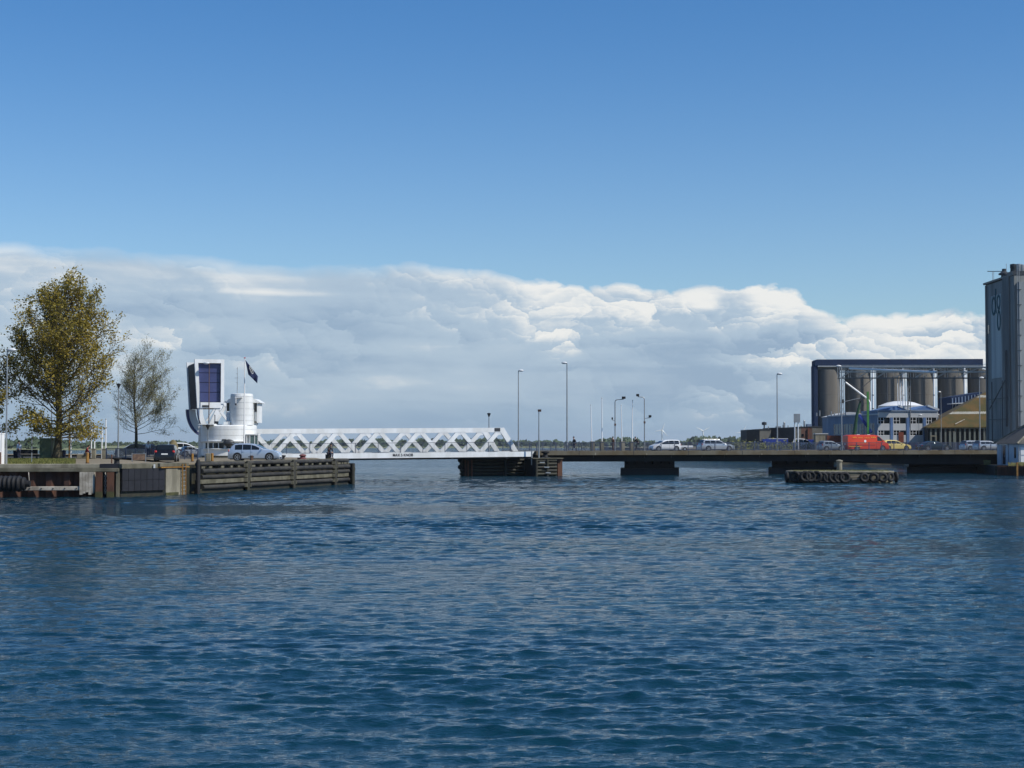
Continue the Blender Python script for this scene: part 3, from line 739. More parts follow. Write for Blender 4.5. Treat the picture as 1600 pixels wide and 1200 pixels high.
    # curved rockers
    for y0, far_ in ((yn2 + .05, 0), (yf2 - .3, 1)):
        for (rr0, rr1, mt, nm, ya, yb) in (((0, .30, navy, 'rocker_rim', 0, .65), (.31, 1.1, white, 'rocker_web', .1, .5)) if far_ else ((0, .10, rail_blue, 'rocker_rim', 0, .5), (.11, .62, white, 'rocker_web', .05, .45))):
            n = 14; pts_o = []; pts_i = []
            x0, z0 = xl0 - (.35 if far_ else .02), z4 - .003; x1_, z1_ = q(328 if not far_ else 325, 680)
            for k in range(n + 1):
                a = .4 * math.pi * k / n
                x = x0 + (x1_ - x0) * (1 - math.cos(a)) / (1 - math.cos(.4 * math.pi)); z = z0 + (z1_ - z0) * math.sin(a) / math.sin(.4 * math.pi)
                nx, nz = math.cos(a * .6), math.sin(a * .6)
                pts_o.append((x + nx * rr0, z + nz * rr0)); pts_i.append((x + nx * rr1, z + nz * rr1))
            m = MB()
            for k in range(n): m.prism([pts_o[k], pts_o[k + 1], pts_i[k + 1], pts_i[k]], y0 + ya, y0 + yb)
            m.build(nm, mt, t)
    MB().box(q(316, 636)[0], q(326, 636)[0], yn2 - .05, yn2 - .003, q(316, 636)[1], q(316, 633)[1]).build('vent', steel_d, t)
leaf_bridge()

# ------------------------------------------------------------------ control building
def control_building():
    c = G(357, 179.0, QZ); t = thing('bridge_control_tower', 'white round bridge control tower with stepped drums and window bays', 'tower', c)
    s_ = 179.0 / F
    def z(py, dy=-3): return Z(py, 179 + dy) - QZ
    r1 = 43.5 * s_
    zt = z(664)
    # big drum with horizontal joints
    prof = [(r1 * .96, -.2), (r1 * .96, .35), (r1, .38)]
    joints = [z(703), z(690), z(681), z(671)]
    m = MB().lathe([(r1 * .93, 0), (r1 * .93, z(712))], n=64); m.build('plinth', conc_l, t)
    lvl = [z(712), z(702), z(700.5), z(690.5), z(689), z(680.6), z(680.2), z(671.2), z(670.8), zt - .12, zt]
    pr = [(r1, lvl[0]), (r1, lvl[1]), (r1 * .93, lvl[1] + .01), (r1 * .93, lvl[3] - .01), (r1, lvl[3]), (r1, lvl[5]), (r1 - .05, lvl[5] + .0), (r1 - .05, lvl[6]), (r1, lvl[6]), (r1, lvl[7]), (r1 - .05, lvl[7]), (r1 - .05, lvl[8]), (r1, lvl[8]), (r1, zt - .1), (r1 - .12, zt), (0.01, zt + .05)]
    MB().lathe(pr, n=72).build('lower_drum', white, t, smooth=True)
    # window band
    for a in (-135, -122, -109, -96, -80, -64):
        aa = R(a); w_ = R(5.4); rr = r1 * .93 + .01; m = MB()
        n = 4; 
        for k in range(n):
            b0 = aa - w_ + 2 * w_ * k / n; b1 = aa - w_ + 2 * w_ * (k + 1) / n
            m.quad((rr * math.cos(b0), rr * math.sin(b0), lvl[1] + .1), (rr * math.cos(b1), rr * math.sin(b1), lvl[1] + .1), (rr * math.cos(b1), rr * math.sin(b1), lvl[3] - .1), (rr * math.cos(b0), rr * math.sin(b0), lvl[3] - .1))
        m.build('window', glass, t)
    for zc in (lvl[1] - .02, lvl[3] + .02):
        MB().lathe([(r1 + .0, zc), (r1 + .16, zc + .03), (r1 + .16, zc + .09), (r1, zc + .12)], n=40, a0=R(-140), a1=R(-50)).build('window_hood', white, t, smooth=True)
    # square annex on the left with a flat canopy
    xl = (310.5 - 357) * s_ + .1; m = MB().box(xl, -.3, -.8, 2.4, 0, zt - .12); m.build('annex', white, t)
    for zz_ in (z(677), z(688)): MB().box(xl - .012, -2.0, -.815, -.803, zz_, zz_ + .03).build('joint', steel, t)
    MB().box(xl + .4, (342 - 357) * s_, -3.3, 2.0, zt + .02, zt + .12).build('canopy', white, t)
    # upper drum
    cx = (379.5 - 357) * s_; r2 = 17.5 * s_; zt2 = z(615, -1)
    cy = -.9
    pr = [(r2, zt)]
    for py in (657.5, 649, 639, 629.5, 620):
        zq = z(py, -1); pr += [(r2, zq - .02), (r2 - .035, zq - .015), (r2 - .035, zq + .015), (r2, zq + .02)]
    pr += [(r2, zt2 - .25), (r2 - .05, zt2 - .05), (r2 - .2, zt2), (.01, zt2)]
    MB().lathe(pr, (cx, cy, 0), 56).build('upper_drum', white, t, smooth=True)
    # control room behind the drum with window bays either side
    x0 = (353.5 - 357) * s_; x1 = (403 - 357) * s_; zr = z(625, 1); zb = z(657, 1)
    MB().box(x0 + .3, x1 - .45, .05, 3.0, zb - .5, zr - .05).build('control_room', white, t)
    m = MB().prism([(x0 - .3, zr - .25), (x0 + .35, zr + .1), (x1 - .35, zr + .1), (x1 + .25, zr - .28), (x1 + .25, zr - .34), (x0 - .3, zr - .31)], -.25, 3.2); m.build('roof', white, t)
    for (a, b_) in ((x0 + .0, x0 + .28), (x1 - .42, x1 - .12)):
        MB().box(a, b_, .12, 2.9, zb + 1.0, zr - .35).build('window', glass, t)
        MB().box(a, b_, .10, 2.92, zb - .1, zb + .9).build('bay_panel', white, t)
    MB().box(x1 - .12, x1 - .02, -.1, 2.95, zb - .25, zr - .33).build('bay_screen', white, t)
    MB().box(x0 - .02, x0 - .002, .05, .4, zb - .2, zr - .33).build('mullion', white, t)
    MB().box((353 - 357) * s_, (363 - 357) * s_, -1.6, -.6, zt + .05, zt + .35).build('roof_box', white, t)
    # bracket and lamp on the drum
    MB().tube([(cx - r2 * .35, cy - r2 - .15, zt2 - .45), (cx - r2 * .35, cy - r2 - .15, z(631, -1))], .045, 8).build('conduit', white2, t)
    MB().box(cx - r2 * .35 - .1, cx + .25, cy - r2 - .2, cy - r2 + .1, zt2 - .48, zt2 - .38).build('bracket', white2, t)
    MB().ball((cx - r2 * .35, cy - r2 - .2, z(632, -1)), .11).build('spotlight', steel_d, t)
    # antenna
    ax = cx - .5; MB().tube([(ax, cy, zt2), (ax, cy, z(573, -1))], [.04, .02], 6).build('antenna', steel, t)
    for py, wd in ((590.5, .30), (584, .16), (598, .16), (576, .1)): MB().tube([(ax - wd, cy, z(py, -1)), (ax + wd * .4, cy, z(py, -1))], .02, 5).build('antenna_arm', steel, t)
    # glazed porch on the right
    px0, px1 = (389 - 357) * s_, (408.5 - 357) * s_
    zp = z(678, -2); zq = z(698, -2)
    MB().box(px0, px1 + .02, -2.4, -.9, zp - .12, zp).build('porch_roof', white, t)
    MB().box(px0 + .05, px0 + .15, -2.35, -1.0, 0, zp - .12).build('porch_wall', white, t)
    MB().box(px0 + .5, px1 - .08, -2.33, -2.27, zq, zp - .14).build('window', glass_l, t)
    MB().box(px0 + .16, px1, -2.25, -1.0, 0, zq - .005).build('porch_base', white, t)
    for xx in (px0 + .42, (px0 + px1) / 2 + .25, px1 - .07): MB().box(xx, xx + .07, -2.36, -2.24, 0, zp - .12).build('mullion', white, t)
    # satellite-like hood over the windows
    m = MB(); 
    MB().ball(((365 - 357) * s_, -r1 - .1, z(692)), .55, 14, (1.1, .6, .7)).build('hatch_canopy', steel_d, t, smooth=True)
    MB().box((355 - 357) * s_, (361 - 357) * s_, -r1 - .3, -r1 + .1, z(688.3), z(686.2)).build('floodlight', steel_d, t)
    # horn mast on the annex roof
    mx = (338 - 357) * s_; MB().tube([(mx, -1, zt), (mx, -1, z(648)), (mx - .1, -1, z(648))], .05, 6).build('roof_mast', steel_d, t)
    MB().box(mx - .05, mx + .35, -1.2, -.8, zt + .12, zt + .42).build('roof_unit', steel_d, t)
control_building()

def flagpole_with_flag():
    c = G(381.5, 173, QZ); t = thing('flagpole', 'tall white flagpole with red finial in front of the round tower', 'flagpole', c)
    zt = Z(560, 173) - QZ
    MB().tube([(0, 0, 0), (0, 0, zt)], [.085, .05], 10).build('pole', white2, t, smooth=True)
    MB().ball((0, 0, zt + .05), .10, 10, (1.2, 1.2, .6)).build('finial', lens_r, t)
    f = thing('flag', 'navy flag with white emblem hanging limp from the white flagpole', 'flag', (c.x, c.y, 0))
    s_ = 173 / F; nx, nz = 12, 14; m = MB()
    def pos(i, j):  # i along the fly, j down the hoist
        a = i / nx; b = j / nz
        x = (383 + 20 * a * (1 - .25 * b) + (8 * b if a < .3 else 8 * b - 2 * b)) ; 
        top = 562 + 24 * a + 2 * a * a; bot = 585 + 14 * a
        x = 383 - 0 + (20 * a) * (1 - .30 * b) + 5.0 * b; y = top + (bot - top) * b
        return (x, y, .25 * math.sin(a * 9 + b * 3) * (.3 + a))
    for i in range(nx):
        for j in range(nz):
            q4 = []
            for (ii, jj) in ((i, j), (i + 1, j), (i + 1, j + 1), (i, j + 1)):
                x, y, w = pos(ii, jj); p = P(x, y, 173 + w); q4.append((p.x - c.x, p.y - c.y, p.z))
            m.quad(*q4)
    fo = m.build('cloth', flag_m, f, smooth=True); sm = fo.modifiers.new('thick', 'SOLIDIFY'); sm.thickness = .02
    e = MB()
    for (ax, ay, rr) in ((391, 575, .16), (392.3, 577.5, .2), (393.6, 580, .22), (394.5, 582.2, .16), (390.4, 573, .1)):
        p = P(ax, ay, 172.55); pts_ = [(p.x - c.x + rr * math.cos(k * 1.047) * .7, p.y - c.y, p.z + rr * math.sin(k * 1.047)) for k in range(6)]
        e.poly(pts_)
    eo = e.build('emblem', cl_white, f); sm = eo.modifiers.new('thick', 'SOLIDIFY'); sm.thickness = .02
flagpole_with_flag()

# ------------------------------------------------------------------ fixed road bridge
DZ = 2.90
def road_bridge():
    t = thing('road_bridge', 'long low concrete road bridge carrying cars over the harbour', 'bridge', (OX, OY, 0), TH)
    x0, x1 = .25, bxl(1640, 0)
    MB().box(x0, x1, 0, .45, 2.42, DZ + .02).build('parapet_beam', conc_d, t, bevel=.03)
    MB().box(x0, x1, 13.6, 14.0, 2.42, DZ + .02).build('parapet_beam', conc_d, t)
    MB().box(x0, x1, .452, 13.598, 2.44, DZ - .06).build('deck_slab', conc_d, t)
    xa = bxl(1320, 1); xb = bxl(1416, 1)
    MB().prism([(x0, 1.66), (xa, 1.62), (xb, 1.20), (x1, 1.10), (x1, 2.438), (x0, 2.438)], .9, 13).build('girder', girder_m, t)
    def skew(a, b, y0, dep, z0, z1):
        xs, xe = bxl(a, y0, 1.2), bxl(b, y0, 1.2); q = []
        for x, px in ((xs, a), (xe, b)):
            k = (px - 800) / F; q.append((x + (BC * k + BS) * dep, y0 + (BC - BS * k) * dep))
        return MB().slab([(xs, y0), (xe, y0), q[1], q[0]], z0, z1)
    def pier(a, b, fa, fb, depth0=3.2):
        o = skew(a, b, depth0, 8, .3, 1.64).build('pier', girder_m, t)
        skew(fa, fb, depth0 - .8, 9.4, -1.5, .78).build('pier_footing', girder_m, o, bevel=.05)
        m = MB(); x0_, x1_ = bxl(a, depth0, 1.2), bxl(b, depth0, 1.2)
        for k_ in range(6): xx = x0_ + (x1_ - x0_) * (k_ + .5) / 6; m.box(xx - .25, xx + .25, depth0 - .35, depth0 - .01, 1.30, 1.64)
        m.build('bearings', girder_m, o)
    pier(975.5, 1054, 969.5, 1061)
    pier(1206, 1303, 1200.5, 1309)
    pier(1420, 1640, 1417, 1640)
    pier(842, 868, 842, 869)
    r = struct('carriageway', MB().box(x0 + .1, x1, 3.8, 11.6, DZ - .2, DZ - .045), asphalt); r.location = (OX, OY, 0); r.rotation_euler = (0, 0, TH)
    m = MB(); 
    x = x0 + 1
    while x < x1: m.box(x, x + 3, 7.64, 7.76, DZ - .1, DZ - .040); x += 6
    r = struct('lane_markings', m, plate_m); r.location = (OX, OY, 0); r.rotation_euler = (0, 0, TH)
    for (yl, lab, det) in ((.22, 'blue grey balustrade railing along the near edge of the road bridge', 1), (13.8, 'blue grey balustrade railing along the far edge of the road bridge', 0)):
        g = thing('railing', lab, 'railing', (OX, OY, 0), TH, 'railings of the road bridge')
        MB().beam((x0, yl, DZ + 1.02), (x1, yl, DZ + 1.02), .06, .05).build('top_rail', rail_blue, g)
        MB().beam((x0, yl, DZ + .12), (x1, yl, DZ + .12), .04, .04).build('bottom_rail', rail_blue, g)
        n = int((x1 - x0) / 1.75)
        for k in range(n + 1):
            x = x0 + .1 + k * 1.75; MB().box(x - .045, x + .045, yl - .04, yl + .04, DZ, DZ + 1.06).build('post', rail_blue, g)
        for k in range(n):
            xa_ = x0 + .1 + k * 1.75; m = MB()
            for j in range(1, 12): xx = xa_ + 1.75 * j / 12; m.box(xx - .014, xx + .014, yl - .012, yl + .012, DZ + .12, DZ + 1.0)
            m.build('infill_panel', rail_blue, g)
def bridge_joints():
    t = [o for o in bpy.data.objects if o.name == 'road_bridge'][0]
    for px in (905, 990, 1076, 1160, 1242, 1330, 1412, 1492):
        x = bxl(px, 0, 2.6); MB().box(x - .03, x + .03, -.012, -.003, 2.42, DZ + .02).build('expansion_joint', girder_m, t)
    for px in (930, 1010, 1052, 1100, 1135, 1190, 1262, 1300, 1375, 1440, 1520):
        x = bxl(px, 0, 2.6); MB().tube([(x, .6, 2.44), (x, .6, 2.1)], .05, 6).build('drain_pipe', steel_d, t)
        MB().box(x - .02, x + .10, -.010, -.003, 2.43, 2.60 + .02 * (px % 7)).build('lime_stain', conc_l if px % 4 == 2 else conc, t)
road_bridge(); bridge_joints()

# timber guide pier under the end of the leaf
def guide_pier():
    a, b = bxl(716, 2.1, 1), bxl(868, -1.5, 1)
    t = thing('guide_pier', 'black timber guide pier in the shade under the end of the white leaf', 'pier', BW(0, 0), TH)
    q = []
    for x in (a + .4, b): q.append((x + BS * 7, 2.4 + BC * 7))
    MB().slab([(a + .4, 2.4), (b, 2.4), q[1], q[0]], -1, 2.02).build('core', black, t)
    e = bxl(835, -1.5, 1)
    for k in range(5):
        z = .25 + k * .40
        MB().tube([(a + .2, 2.1, z), (b - .3, 2.1, z)], .17, 10).build('log', timber_d, t, smooth=True)
        MB().tube([(e, -1.6, z * .98), (b + .1, -1.6, z * .98)], .19, 10).build('log', timber_d, t, smooth=True)
        if k in (2, 4): MB().tube([(a + .1, 1.7, z), (a + 1.1, 4.5, z)], .28, 10).build('end_fender', black, t, smooth=True)
    for px in (739, 743.5, 749):
        x = bxl(px, -1.5, 1); MB().tube([(x, 1.75, -1), (x, 1.75, 1.75 + random.random() * .3)], .12, 8).build('pile', rust_p, t, smooth=True)
    for px, yy in ((790, 1.6), (822, 1.6), (838, -1.75), (855, -1.75)):
        x = bxl(px, yy, 1); MB().tube([(x, yy, -1), (x, yy, 1.95)], .17, 10).build('pile', timber_d, t, smooth=True)
    x = bxl(873.8, -1.2, 1); MB().box(x - .28, x + .28, -1.5, -1.0, -1, 1.95).build('steel_pile', rust_p, t)
    MB().box(e - .1, b - .1, -1.62, 2.3, -1, 2.0).build('infill', black, t)
    MB().box(e - .3, x + .3, -1.85, .0, 2.03, 2.13).build('cap_plate', conc, t)
    for px, z in ((853, 1.0), (855, .35), (846, 1.55)):
        xx = bxl(px, -1.8, 1); MB().box(xx - .25, xx + .35, -2.0, -1.9, z, z + .12).build('strap', steel, t)
    x = bxl(828, -.2, 2.5); MB().tube([(x, -.9, 1.3), (x, -.9, 2.95)], .09, 8).build('gauge_post', steel, t)
    # mooring bollard
    x = bxl(852, -1, 2.3); p = BW(x, -1.0, 2.13); bo = thing('bollard', 'black double headed mooring bollard on the timber guide pier', 'bollard', p, TH)
    MB().lathe([(.36, 0), (.34, .15), (.26, .35), (.26, .5), (.50, .62), (.50, .72), (.3, .78), (.01, .8)], n=20).build('post', black, bo, smooth=True)
    MB().box(-.55, .55, -.3, .3, 0.0, .08).build('base_plate', steel_d, bo)
guide_pier()

# tyre dolphin
def tyre_dolphin():
    Y = 161.0; c = G(1312, Y + 1.5, 0); t = thing('mooring_dolphin', 'low concrete mooring dolphin hung with old tyres in front of the bridge', 'dolphin', c)
    hw = 84 * Y / F
    pl = []
    for k in range(28):
        a = 2 * math.pi * k / 28; ca, sa = math.cos(a), math.sin(a)
        x = hw * .98 * math.copysign(abs(ca) ** .55, ca); y = 2.3 * math.copysign(abs(sa) ** .55, sa)
        pl.append((x, y))
    MB().slab(pl, -1.2, .98).build('concrete_body', conc, t)
    MB().slab([(x * 1.01, y * 1.03) for x, y in pl], .981, 1.14).build('cap', conc_l, t, bevel=.04)
    rng = random.Random(3)
    top = MB()
    for k in range(500):
        x = rng.uniform(-hw * .9, hw * .9); y = rng.uniform(-2, 1.6); s_ = rng.uniform(.02, .06); top.quad((x - s_, y, 1.14), (x + s_, y, 1.14), (x + s_ * .5, y, 1.14 + s_ * 1.6), (x - s_ * .5, y, 1.14 + s_ * 1.6))
    top.build('moss', leaf_y, t)['kind'] = 'stuff'
    pxs = [1236, 1243, 1251, 1259, 1268, 1277, 1286, 1295, 1303, 1312, 1342, 1357, 1371, 1384.5]
    for i, px in enumerate(pxs):
        x = (px - 1312) * Y / F; rr = .34 if i > 9 else .42
        y = -2.42 if abs(x) < hw * .8 else -1.95
        o = MB().torus((0, 0, 0), rr, .15, 'y', 24, 10).build('tyre', black, t, smooth=True)
        o.location = (x, y - .12, .55 + rng.uniform(-.06, .1)); o.rotation_euler = (R(rng.uniform(-8, 4)), 0, R((-35 if i < 2 else 35 if i > 12 else rng.uniform(-22, 10))))
    for sx_, s2 in ((-1, 0), (1, 0)):
        o = MB().torus((0, 0, 0), .4, .15, 'x', 24, 10).build('tyre', black, t, smooth=True); o.location = (sx_ * (hw + .1), -.9, .55)
    for (x, z) in ((.95, .62), (1.1, .38)): MB().beam((x - .4, -2.45, z), (x + .45, -2.45, z + .05), .15, .08).build('broken_timber', timber_w, t)
    b = thing('bollard', 'pale concrete mooring post standing on the tyre hung dolphin', 'bollard', (c.x + .1, c.y + .6, 1.14))
    MB().lathe([(.27, 0), (.26, .85), (.34, .90), (.34, 1.0), (.1, 1.08), (.01, 1.08)], n=20).build('post', conc_l, b, smooth=True)
tyre_dolphin()

# ------------------------------------------------------------------ lamps, poles
def lamp(px, ytop, base, Y=None, yl=None, r=.075, hd=1, label='', group='slim grey street lamps', head='cobra', mat=steel, th=0):
    if yl is not None:
        x = bxl(px, yl, base + 3); p = BW(x, yl, base)
    else: p = G(px, Y, base)
    h = Z(ytop, p.y) - base
    t = thing('street_lamp', label, 'street lamp', p, th, group)
    MB().tube([(0, 0, 0), (0, 0, 1.1), (0, 0, 1.12), (0, 0, h)], [r * 1.5, r * 1.5, r * 1.1, r * .7], 10).build('pole', mat, t, smooth=True)
    if head == 'cobra':
        MB().tube([(0, 0, h - .02), (hd * .18, 0, h + .04), (hd * .35, 0, h + .06)], [.05, .05, .04], 8).build('arm', mat, t)
        MB().ball((hd * .32, 0, h + .08), .26, 12, (1.35, .75, .55)).build('lamp_head', lamp_g, t, smooth=True)
    elif head == 'box':
        MB().box(-.12, .28, -.15, .15, h - .1, h + .16).build('lamp_head', brownhead, t, bevel=.03)
        MB().box(-.2, .3, -.2, .2, h + .165, h + .2).build('cap', lamp_g, t)
    elif head == 'cone':
        MB().lathe([(.05, -.45), (.22, -.05), (.26, 0), (.01, .08)], (0, 0, h), 14).build('lamp_head', steel_d, t, smooth=True)
    return t
lamp(810, 580, DZ, yl=13.2, label='slim lamp post rising behind the sloping end of the white truss')
lamp(886, 568, DZ, yl=.6, hd=-1, label='tallest slim lamp post at the left end of the road bridge', r=.085)
lamp(1214.5, 585, DZ, yl=.6, label='slim lamp post in front of the low dark brick works')
lamp(1315, 573, DZ, yl=.6, hd=-1, label='slim lamp post between the grey hatchback and the red van')
lamp(1531.5, 591, QZ + .15, Y=240, label='slim lamp post behind the last silver cars at the mossy roofed shed')
lamp(1471, 613, QZ + .15, Y=296, hd=-1, label='shorter slim lamp post before the left end of the mossy roof', r=.06)
lamp(1436, 649, QZ + .15, Y=303, label='small lamp with round head in front of the white banded office', r=.05)
lamp(184.5, 600, QZ, Y=168, label='lamp post right of the large olive tree', r=.07, head='cone')
lamp(9.5, 548.5, QZ, Y=120.5, hd=1, label='lamp post beside the white hut at the left edge', r=.058)
lamp(326, 568.5, QZ, Y=184, hd=-1, label='brown lamp post rising in front of the navy counterweight', mat=brownhead, r=.06)
lamp(324.5, 664, QZ, Y=160, label='short lamp post standing before the round white tower base', head='cone', r=.05)
lamp(764, 646, DZ, yl=12.6, label='short lamp with dark cone head rising above the white truss', head='cone', group='low navigation lamps')
lamp(842, 642, 2.13, yl=-1.2, label='short post with brown box lamp on the timber guide pier', head='box', group='low navigation lamps')

def double_lamp(px, ytop, arm, py2, arm2, label):
    x = bxl(px, 4, 6); p = BW(x, 4.0 - 3, DZ); x = bxl(px, 1.0, 6); p = BW(x, 1.0, DZ); h = Z(ytop, p.y) - DZ; h2 = Z(py2, p.y) - DZ
    t = thing('signal_lamp', label, 'street lamp', p, 0, 'curved lamp posts with two dark floodlights')
    MB().tube([(0, 0, 0), (0, 0, 1), (0, 0, 1.02), (0, 0, h - .25), (arm * .08, 0, h - .08), (arm * .25, 0, h), (arm * .95, 0, h + .06)], [.10, .10, .07, .06, .06, .05, .05], 10).build('pole', steel, t, smooth=True)
    MB().box(min(arm * .75, arm * 1.15), max(arm * .75, arm * 1.15), -.2, .2, h + .1, h + .38).build('floodlight', black, t, bevel=.03)
    MB().tube([(0, 0, h2 - .1), (arm2 * .85, 0, h2)], .035, 8).build('arm', steel, t)
    MB().box(min(arm2 * .6, arm2 * .98), max(arm2 * .6, arm2 * .98), -.2, .2, h2 + .03, h2 + .3).build('floodlight', black, t, bevel=.03)
    MB().box(-.1, .12, -.12, .1, h2 - .7, h2 - .45).build('junction_box', brownhead, t)
double_lamp(961, 624.5, 1.1, 656, -.42, 'curved grey lamp post with long arm pointing right above the bridge')
double_lamp(1007, 620.5, -.85, 652.5, .85, 'curved grey lamp post with arm pointing left and second floodlight at the right')

def pole_on_pillar(px, ytop, lean, base_px, label, mat=conc):
    x = bxl(base_px, 1.2, 3.4); p = BW(x, 1.2, DZ - .03); t = thing('concrete_pillar', 'square concrete pillar under ' + label, 'pillar', p, TH, 'concrete pillars by the bridge railing')
    MB().box(-.22, .22, -.22, .22, 0, 1.12).build('shaft', mat, t, bevel=.02); MB().box(-.26, .26, -.26, .26, 1.121, 1.18).build('cap', mat, t)
    x = bxl(px, 1.9, 6); q = BW(x, 1.9, DZ - .03); h = Z(ytop, q.y) - DZ
    f = thing('flagpole', label, 'flagpole', q, 0, 'bare white flagpoles on the bridge')
    MB().tube([(0, 0, 0), (lean * .3, 0, h * .5), (lean, 0, h)], [.075, .06, .04], 8).build('pole', white2, f, smooth=True)
    MB().ball((lean, 0, h + .03), .06, 8).build('finial', steel, f)
pole_on_pillar(924.5, 633, -.10, 926, 'shortest leftmost bare white flagpole on the bridge')
pole_on_pillar(940.5, 622, 0.0, 940.5, 'tallest bare white flagpole left of the curved lamps')
pole_on_pillar(971.5, 633, -.06, 973, 'bare white flagpole just right of the first curved lamp', conc_l)
pole_on_pillar(987.5, 626, .08, 987, 'bare white flagpole left of the second curved lamp')

for i, (px, yt, lab) in enumerate(((108, 640, 'first of the white flagpoles behind the big tree trunk'), (110.5, 665, 'slim white flagpole right behind the big tree trunk'), (142.5, 668, 'white flagpole above the left concrete plinth'), (147.5, 664, 'white flagpole beside the left concrete plinth'), (159, 672, 'white flagpole between the two concrete plinths'), (165, 655, 'white flagpole above the right concrete plinth'), (80, 640, 'thin white pole just left of the big tree trunk'))):
    Y = 172 if i not in (0, 1, 6) else 168
    if i not in (0, 1, 6): Y = 169.8
    c = G(px, Y - 4, QZ); t = thing('flagpole', lab, 'flagpole', c, 0, 'white flagpoles by the left lawn')
    h = Z(yt, Y - 4) - QZ; MB().tube([(0, 0, 0), (0, 0, h)], [.07, .05], 8).build('pole', white2 if i != 0 else ochre, t, smooth=True); MB().ball((0, 0, h), .07, 8).build('finial', steel, t)
for px, lab in ((146.5, 'left of two square concrete plinths on the quay'), (163, 'right of two square concrete plinths on the quay')):
    c = G(px, 164, QZ); t = thing('concrete_plinth', lab, 'plinth', c, 0, 'concrete plinths under the left flagpoles')
    MB().box(-.19, .19, -.25, .25, 0, .92).build('shaft', conc_l, t, bevel=.03); MB().box(-.22, .22, -.28, .28, .921, 1.0).build('cap', conc_l, t)
t = thing('signpost', 'black and white banded thin post on the lawn', 'post', G(49.5, 128, QZ)); h = Z(677, 128) - QZ
MB().tube([(0, 0, 0), (0, 0, h)], .035, 8).build('post', steel, t)
for k in range(3): MB().tube([(0, 0, h * (.35 + .22 * k)), (0, 0, h * (.43 + .22 * k))], .04, 8).build('dark_band', black, t)

# ------------------------------------------------------------------ quay furniture
def hut():
    c = G(-28, 119, QZ); t = thing('hut', 'white hut cut by the left edge of the picture', 'hut', c)
    w = 18 * 119 / F; hh = Z(678, 119) - QZ
    MB().box(-w, w, 0, 2.5, 0, hh).build('wall', white2, t); MB().box(-w - .1, w + .02, -.1, 2.6, hh, hh + .08).build('roof', white2, t)
    MB().box(w + .002, w + .12, .1, 1.2, hh * .45, hh * .8).build('meter_box', lamp_g, t); MB().box(w + .002, w + .30, -.0, .8, .0, hh * .40).build('cabinet', brownhead, t)
hut()
def green_container():
    c = G(70.5, 160, QZ); t = thing('container', 'green ribbed metal cabinet left of the big tree trunk', 'cabinet', c); w = 9 * 160 / F; hh = Z(685.5, 160) - QZ
    MB().box(-w, w, 0, 1.6, 0, hh).build('body', green_box, t)
    for k in range(9): x = -w + .05 + k * (2 * w - .1) / 8; MB().box(x - .02, x + .02, -.03, -.002, .08, hh - .08).build('rib', green_box, t)
    MB().box(-w - .03, w + .03, -.04, 1.64, hh, hh + .06).build('lid', green_d, t)
green_container()
def bench():
    c = G(46, 161, QZ); t = thing('bench', 'dark backed bench on the lawn facing the water behind', 'bench', c)
    MB().box(-.85, .85, -.2, .25, .40, .46).build('seat', cl_black, t); MB().box(-.85, .85, -.26, -.21, .5, .92).build('backrest', cl_black, t)
    for sx_ in (-.7, .7):
        for y in (-.15, .2): MB().box(sx_ - .04, sx_ + .04, y - .04, y + .04, 0, .4).build('leg', steel_d, t)
bench()
def litter_bin(px, Y, lab):
    t = thing('litter_bin', lab, 'bin', G(px, Y, QZ)); MB().lathe([(.2, .1), (.26, .8), (.28, .82), (.24, .84), (.01, .84)], n=16).build('bin', navy_c, t, smooth=True); MB().box(-.04, .04, .2, .28, 0, .9).build('post', steel_d, t)
litter_bin(24.5, 161, 'dark litter bin left of the man in the pale shirt'); litter_bin(99, 163, 'dark litter bin right of the big tree trunk')
def bollards():
    t = thing('bollard', 'black iron mooring bollard with wide flat head on the left quay edge', 'bollard', G(182.5, 121.5, QZ))
    MB().lathe([(.24, 0), (.20, .1), (.19, .30), (.36, .40), (.36, .47), (.2, .5), (.01, .5)], n=20).build('post', black, t, smooth=True)
    t = thing('bollard', 'small dark bollard at the bonnet of the silver hatchback', 'bollard', G(441.5, 149.5, QZ)); MB().lathe([(.25, 0), (.18, .1), (.17, .25), (.3, .36), (.28, .45), (.01, .48)], n=16).build('post', black, t, smooth=True)
    t = thing('bollard', 'small dark bollard with side arms before the silver hatchback door', 'bollard', G(393, 137.6, QZ)); MB().lathe([(.15, 0), (.13, .45), (.16, .5), (.01, .52)], n=14).build('post', brownhead, t, smooth=True); MB().box(-.28, .2, -.06, .06, .36, .44).build('arm', steel_d, t)
    t = thing('bollard', 'dull red mooring bollard on the pier near the seated man', 'bollard', G(473, 150.5, QZ + .06)); MB().lathe([(.42, 0), (.30, .1), (.22, .25), (.33, .34), (.25, .46), (.01, .5)], n=16).build('post', M('faded_red', (.16, .05, .05), .8, var=.3), t, smooth=True); MB().box(-.48, -.2, -.1, .1, .0, .18).build('horn', brownhead, t)
    for px, Y, w, h, lab in ((136.5, 126, .12, .78, 'brown wooden stake on the quay before the seated pair'), (300.5, 139, .11, .62, 'ochre post between the black car and the tower'), (331.5, 139, .12, .66, 'ochre post left of the silver hatchback'), (174.5, 126, .05, .65, 'thin dark stake left of the iron bollard')):
        t = thing('post', lab, 'post', G(px, Y, QZ)); MB().tube([(0, 0, 0), (0, 0, h), (0, 0, h + .04)], [w, w, w * .6], 12).build('shaft', ochre if w > .1 else rust_p, t, smooth=True); MB().lathe([(w * 1.25, 0), (w * 1.25, .05), (w, .06)], n=12).build('foot', rust, t)
    t = thing('cabinet', 'pale concrete service box at the foot of the short lamp post', 'cabinet', G(325.5, 141, QZ)); MB().box(-.16, .2, -.2, .2, 0, .66).build('box', conc_l, t, bevel=.02); MB().box(-.28, -.18, -.15, .15, 0, .7).build('side_panel', steel, t)
bollards()
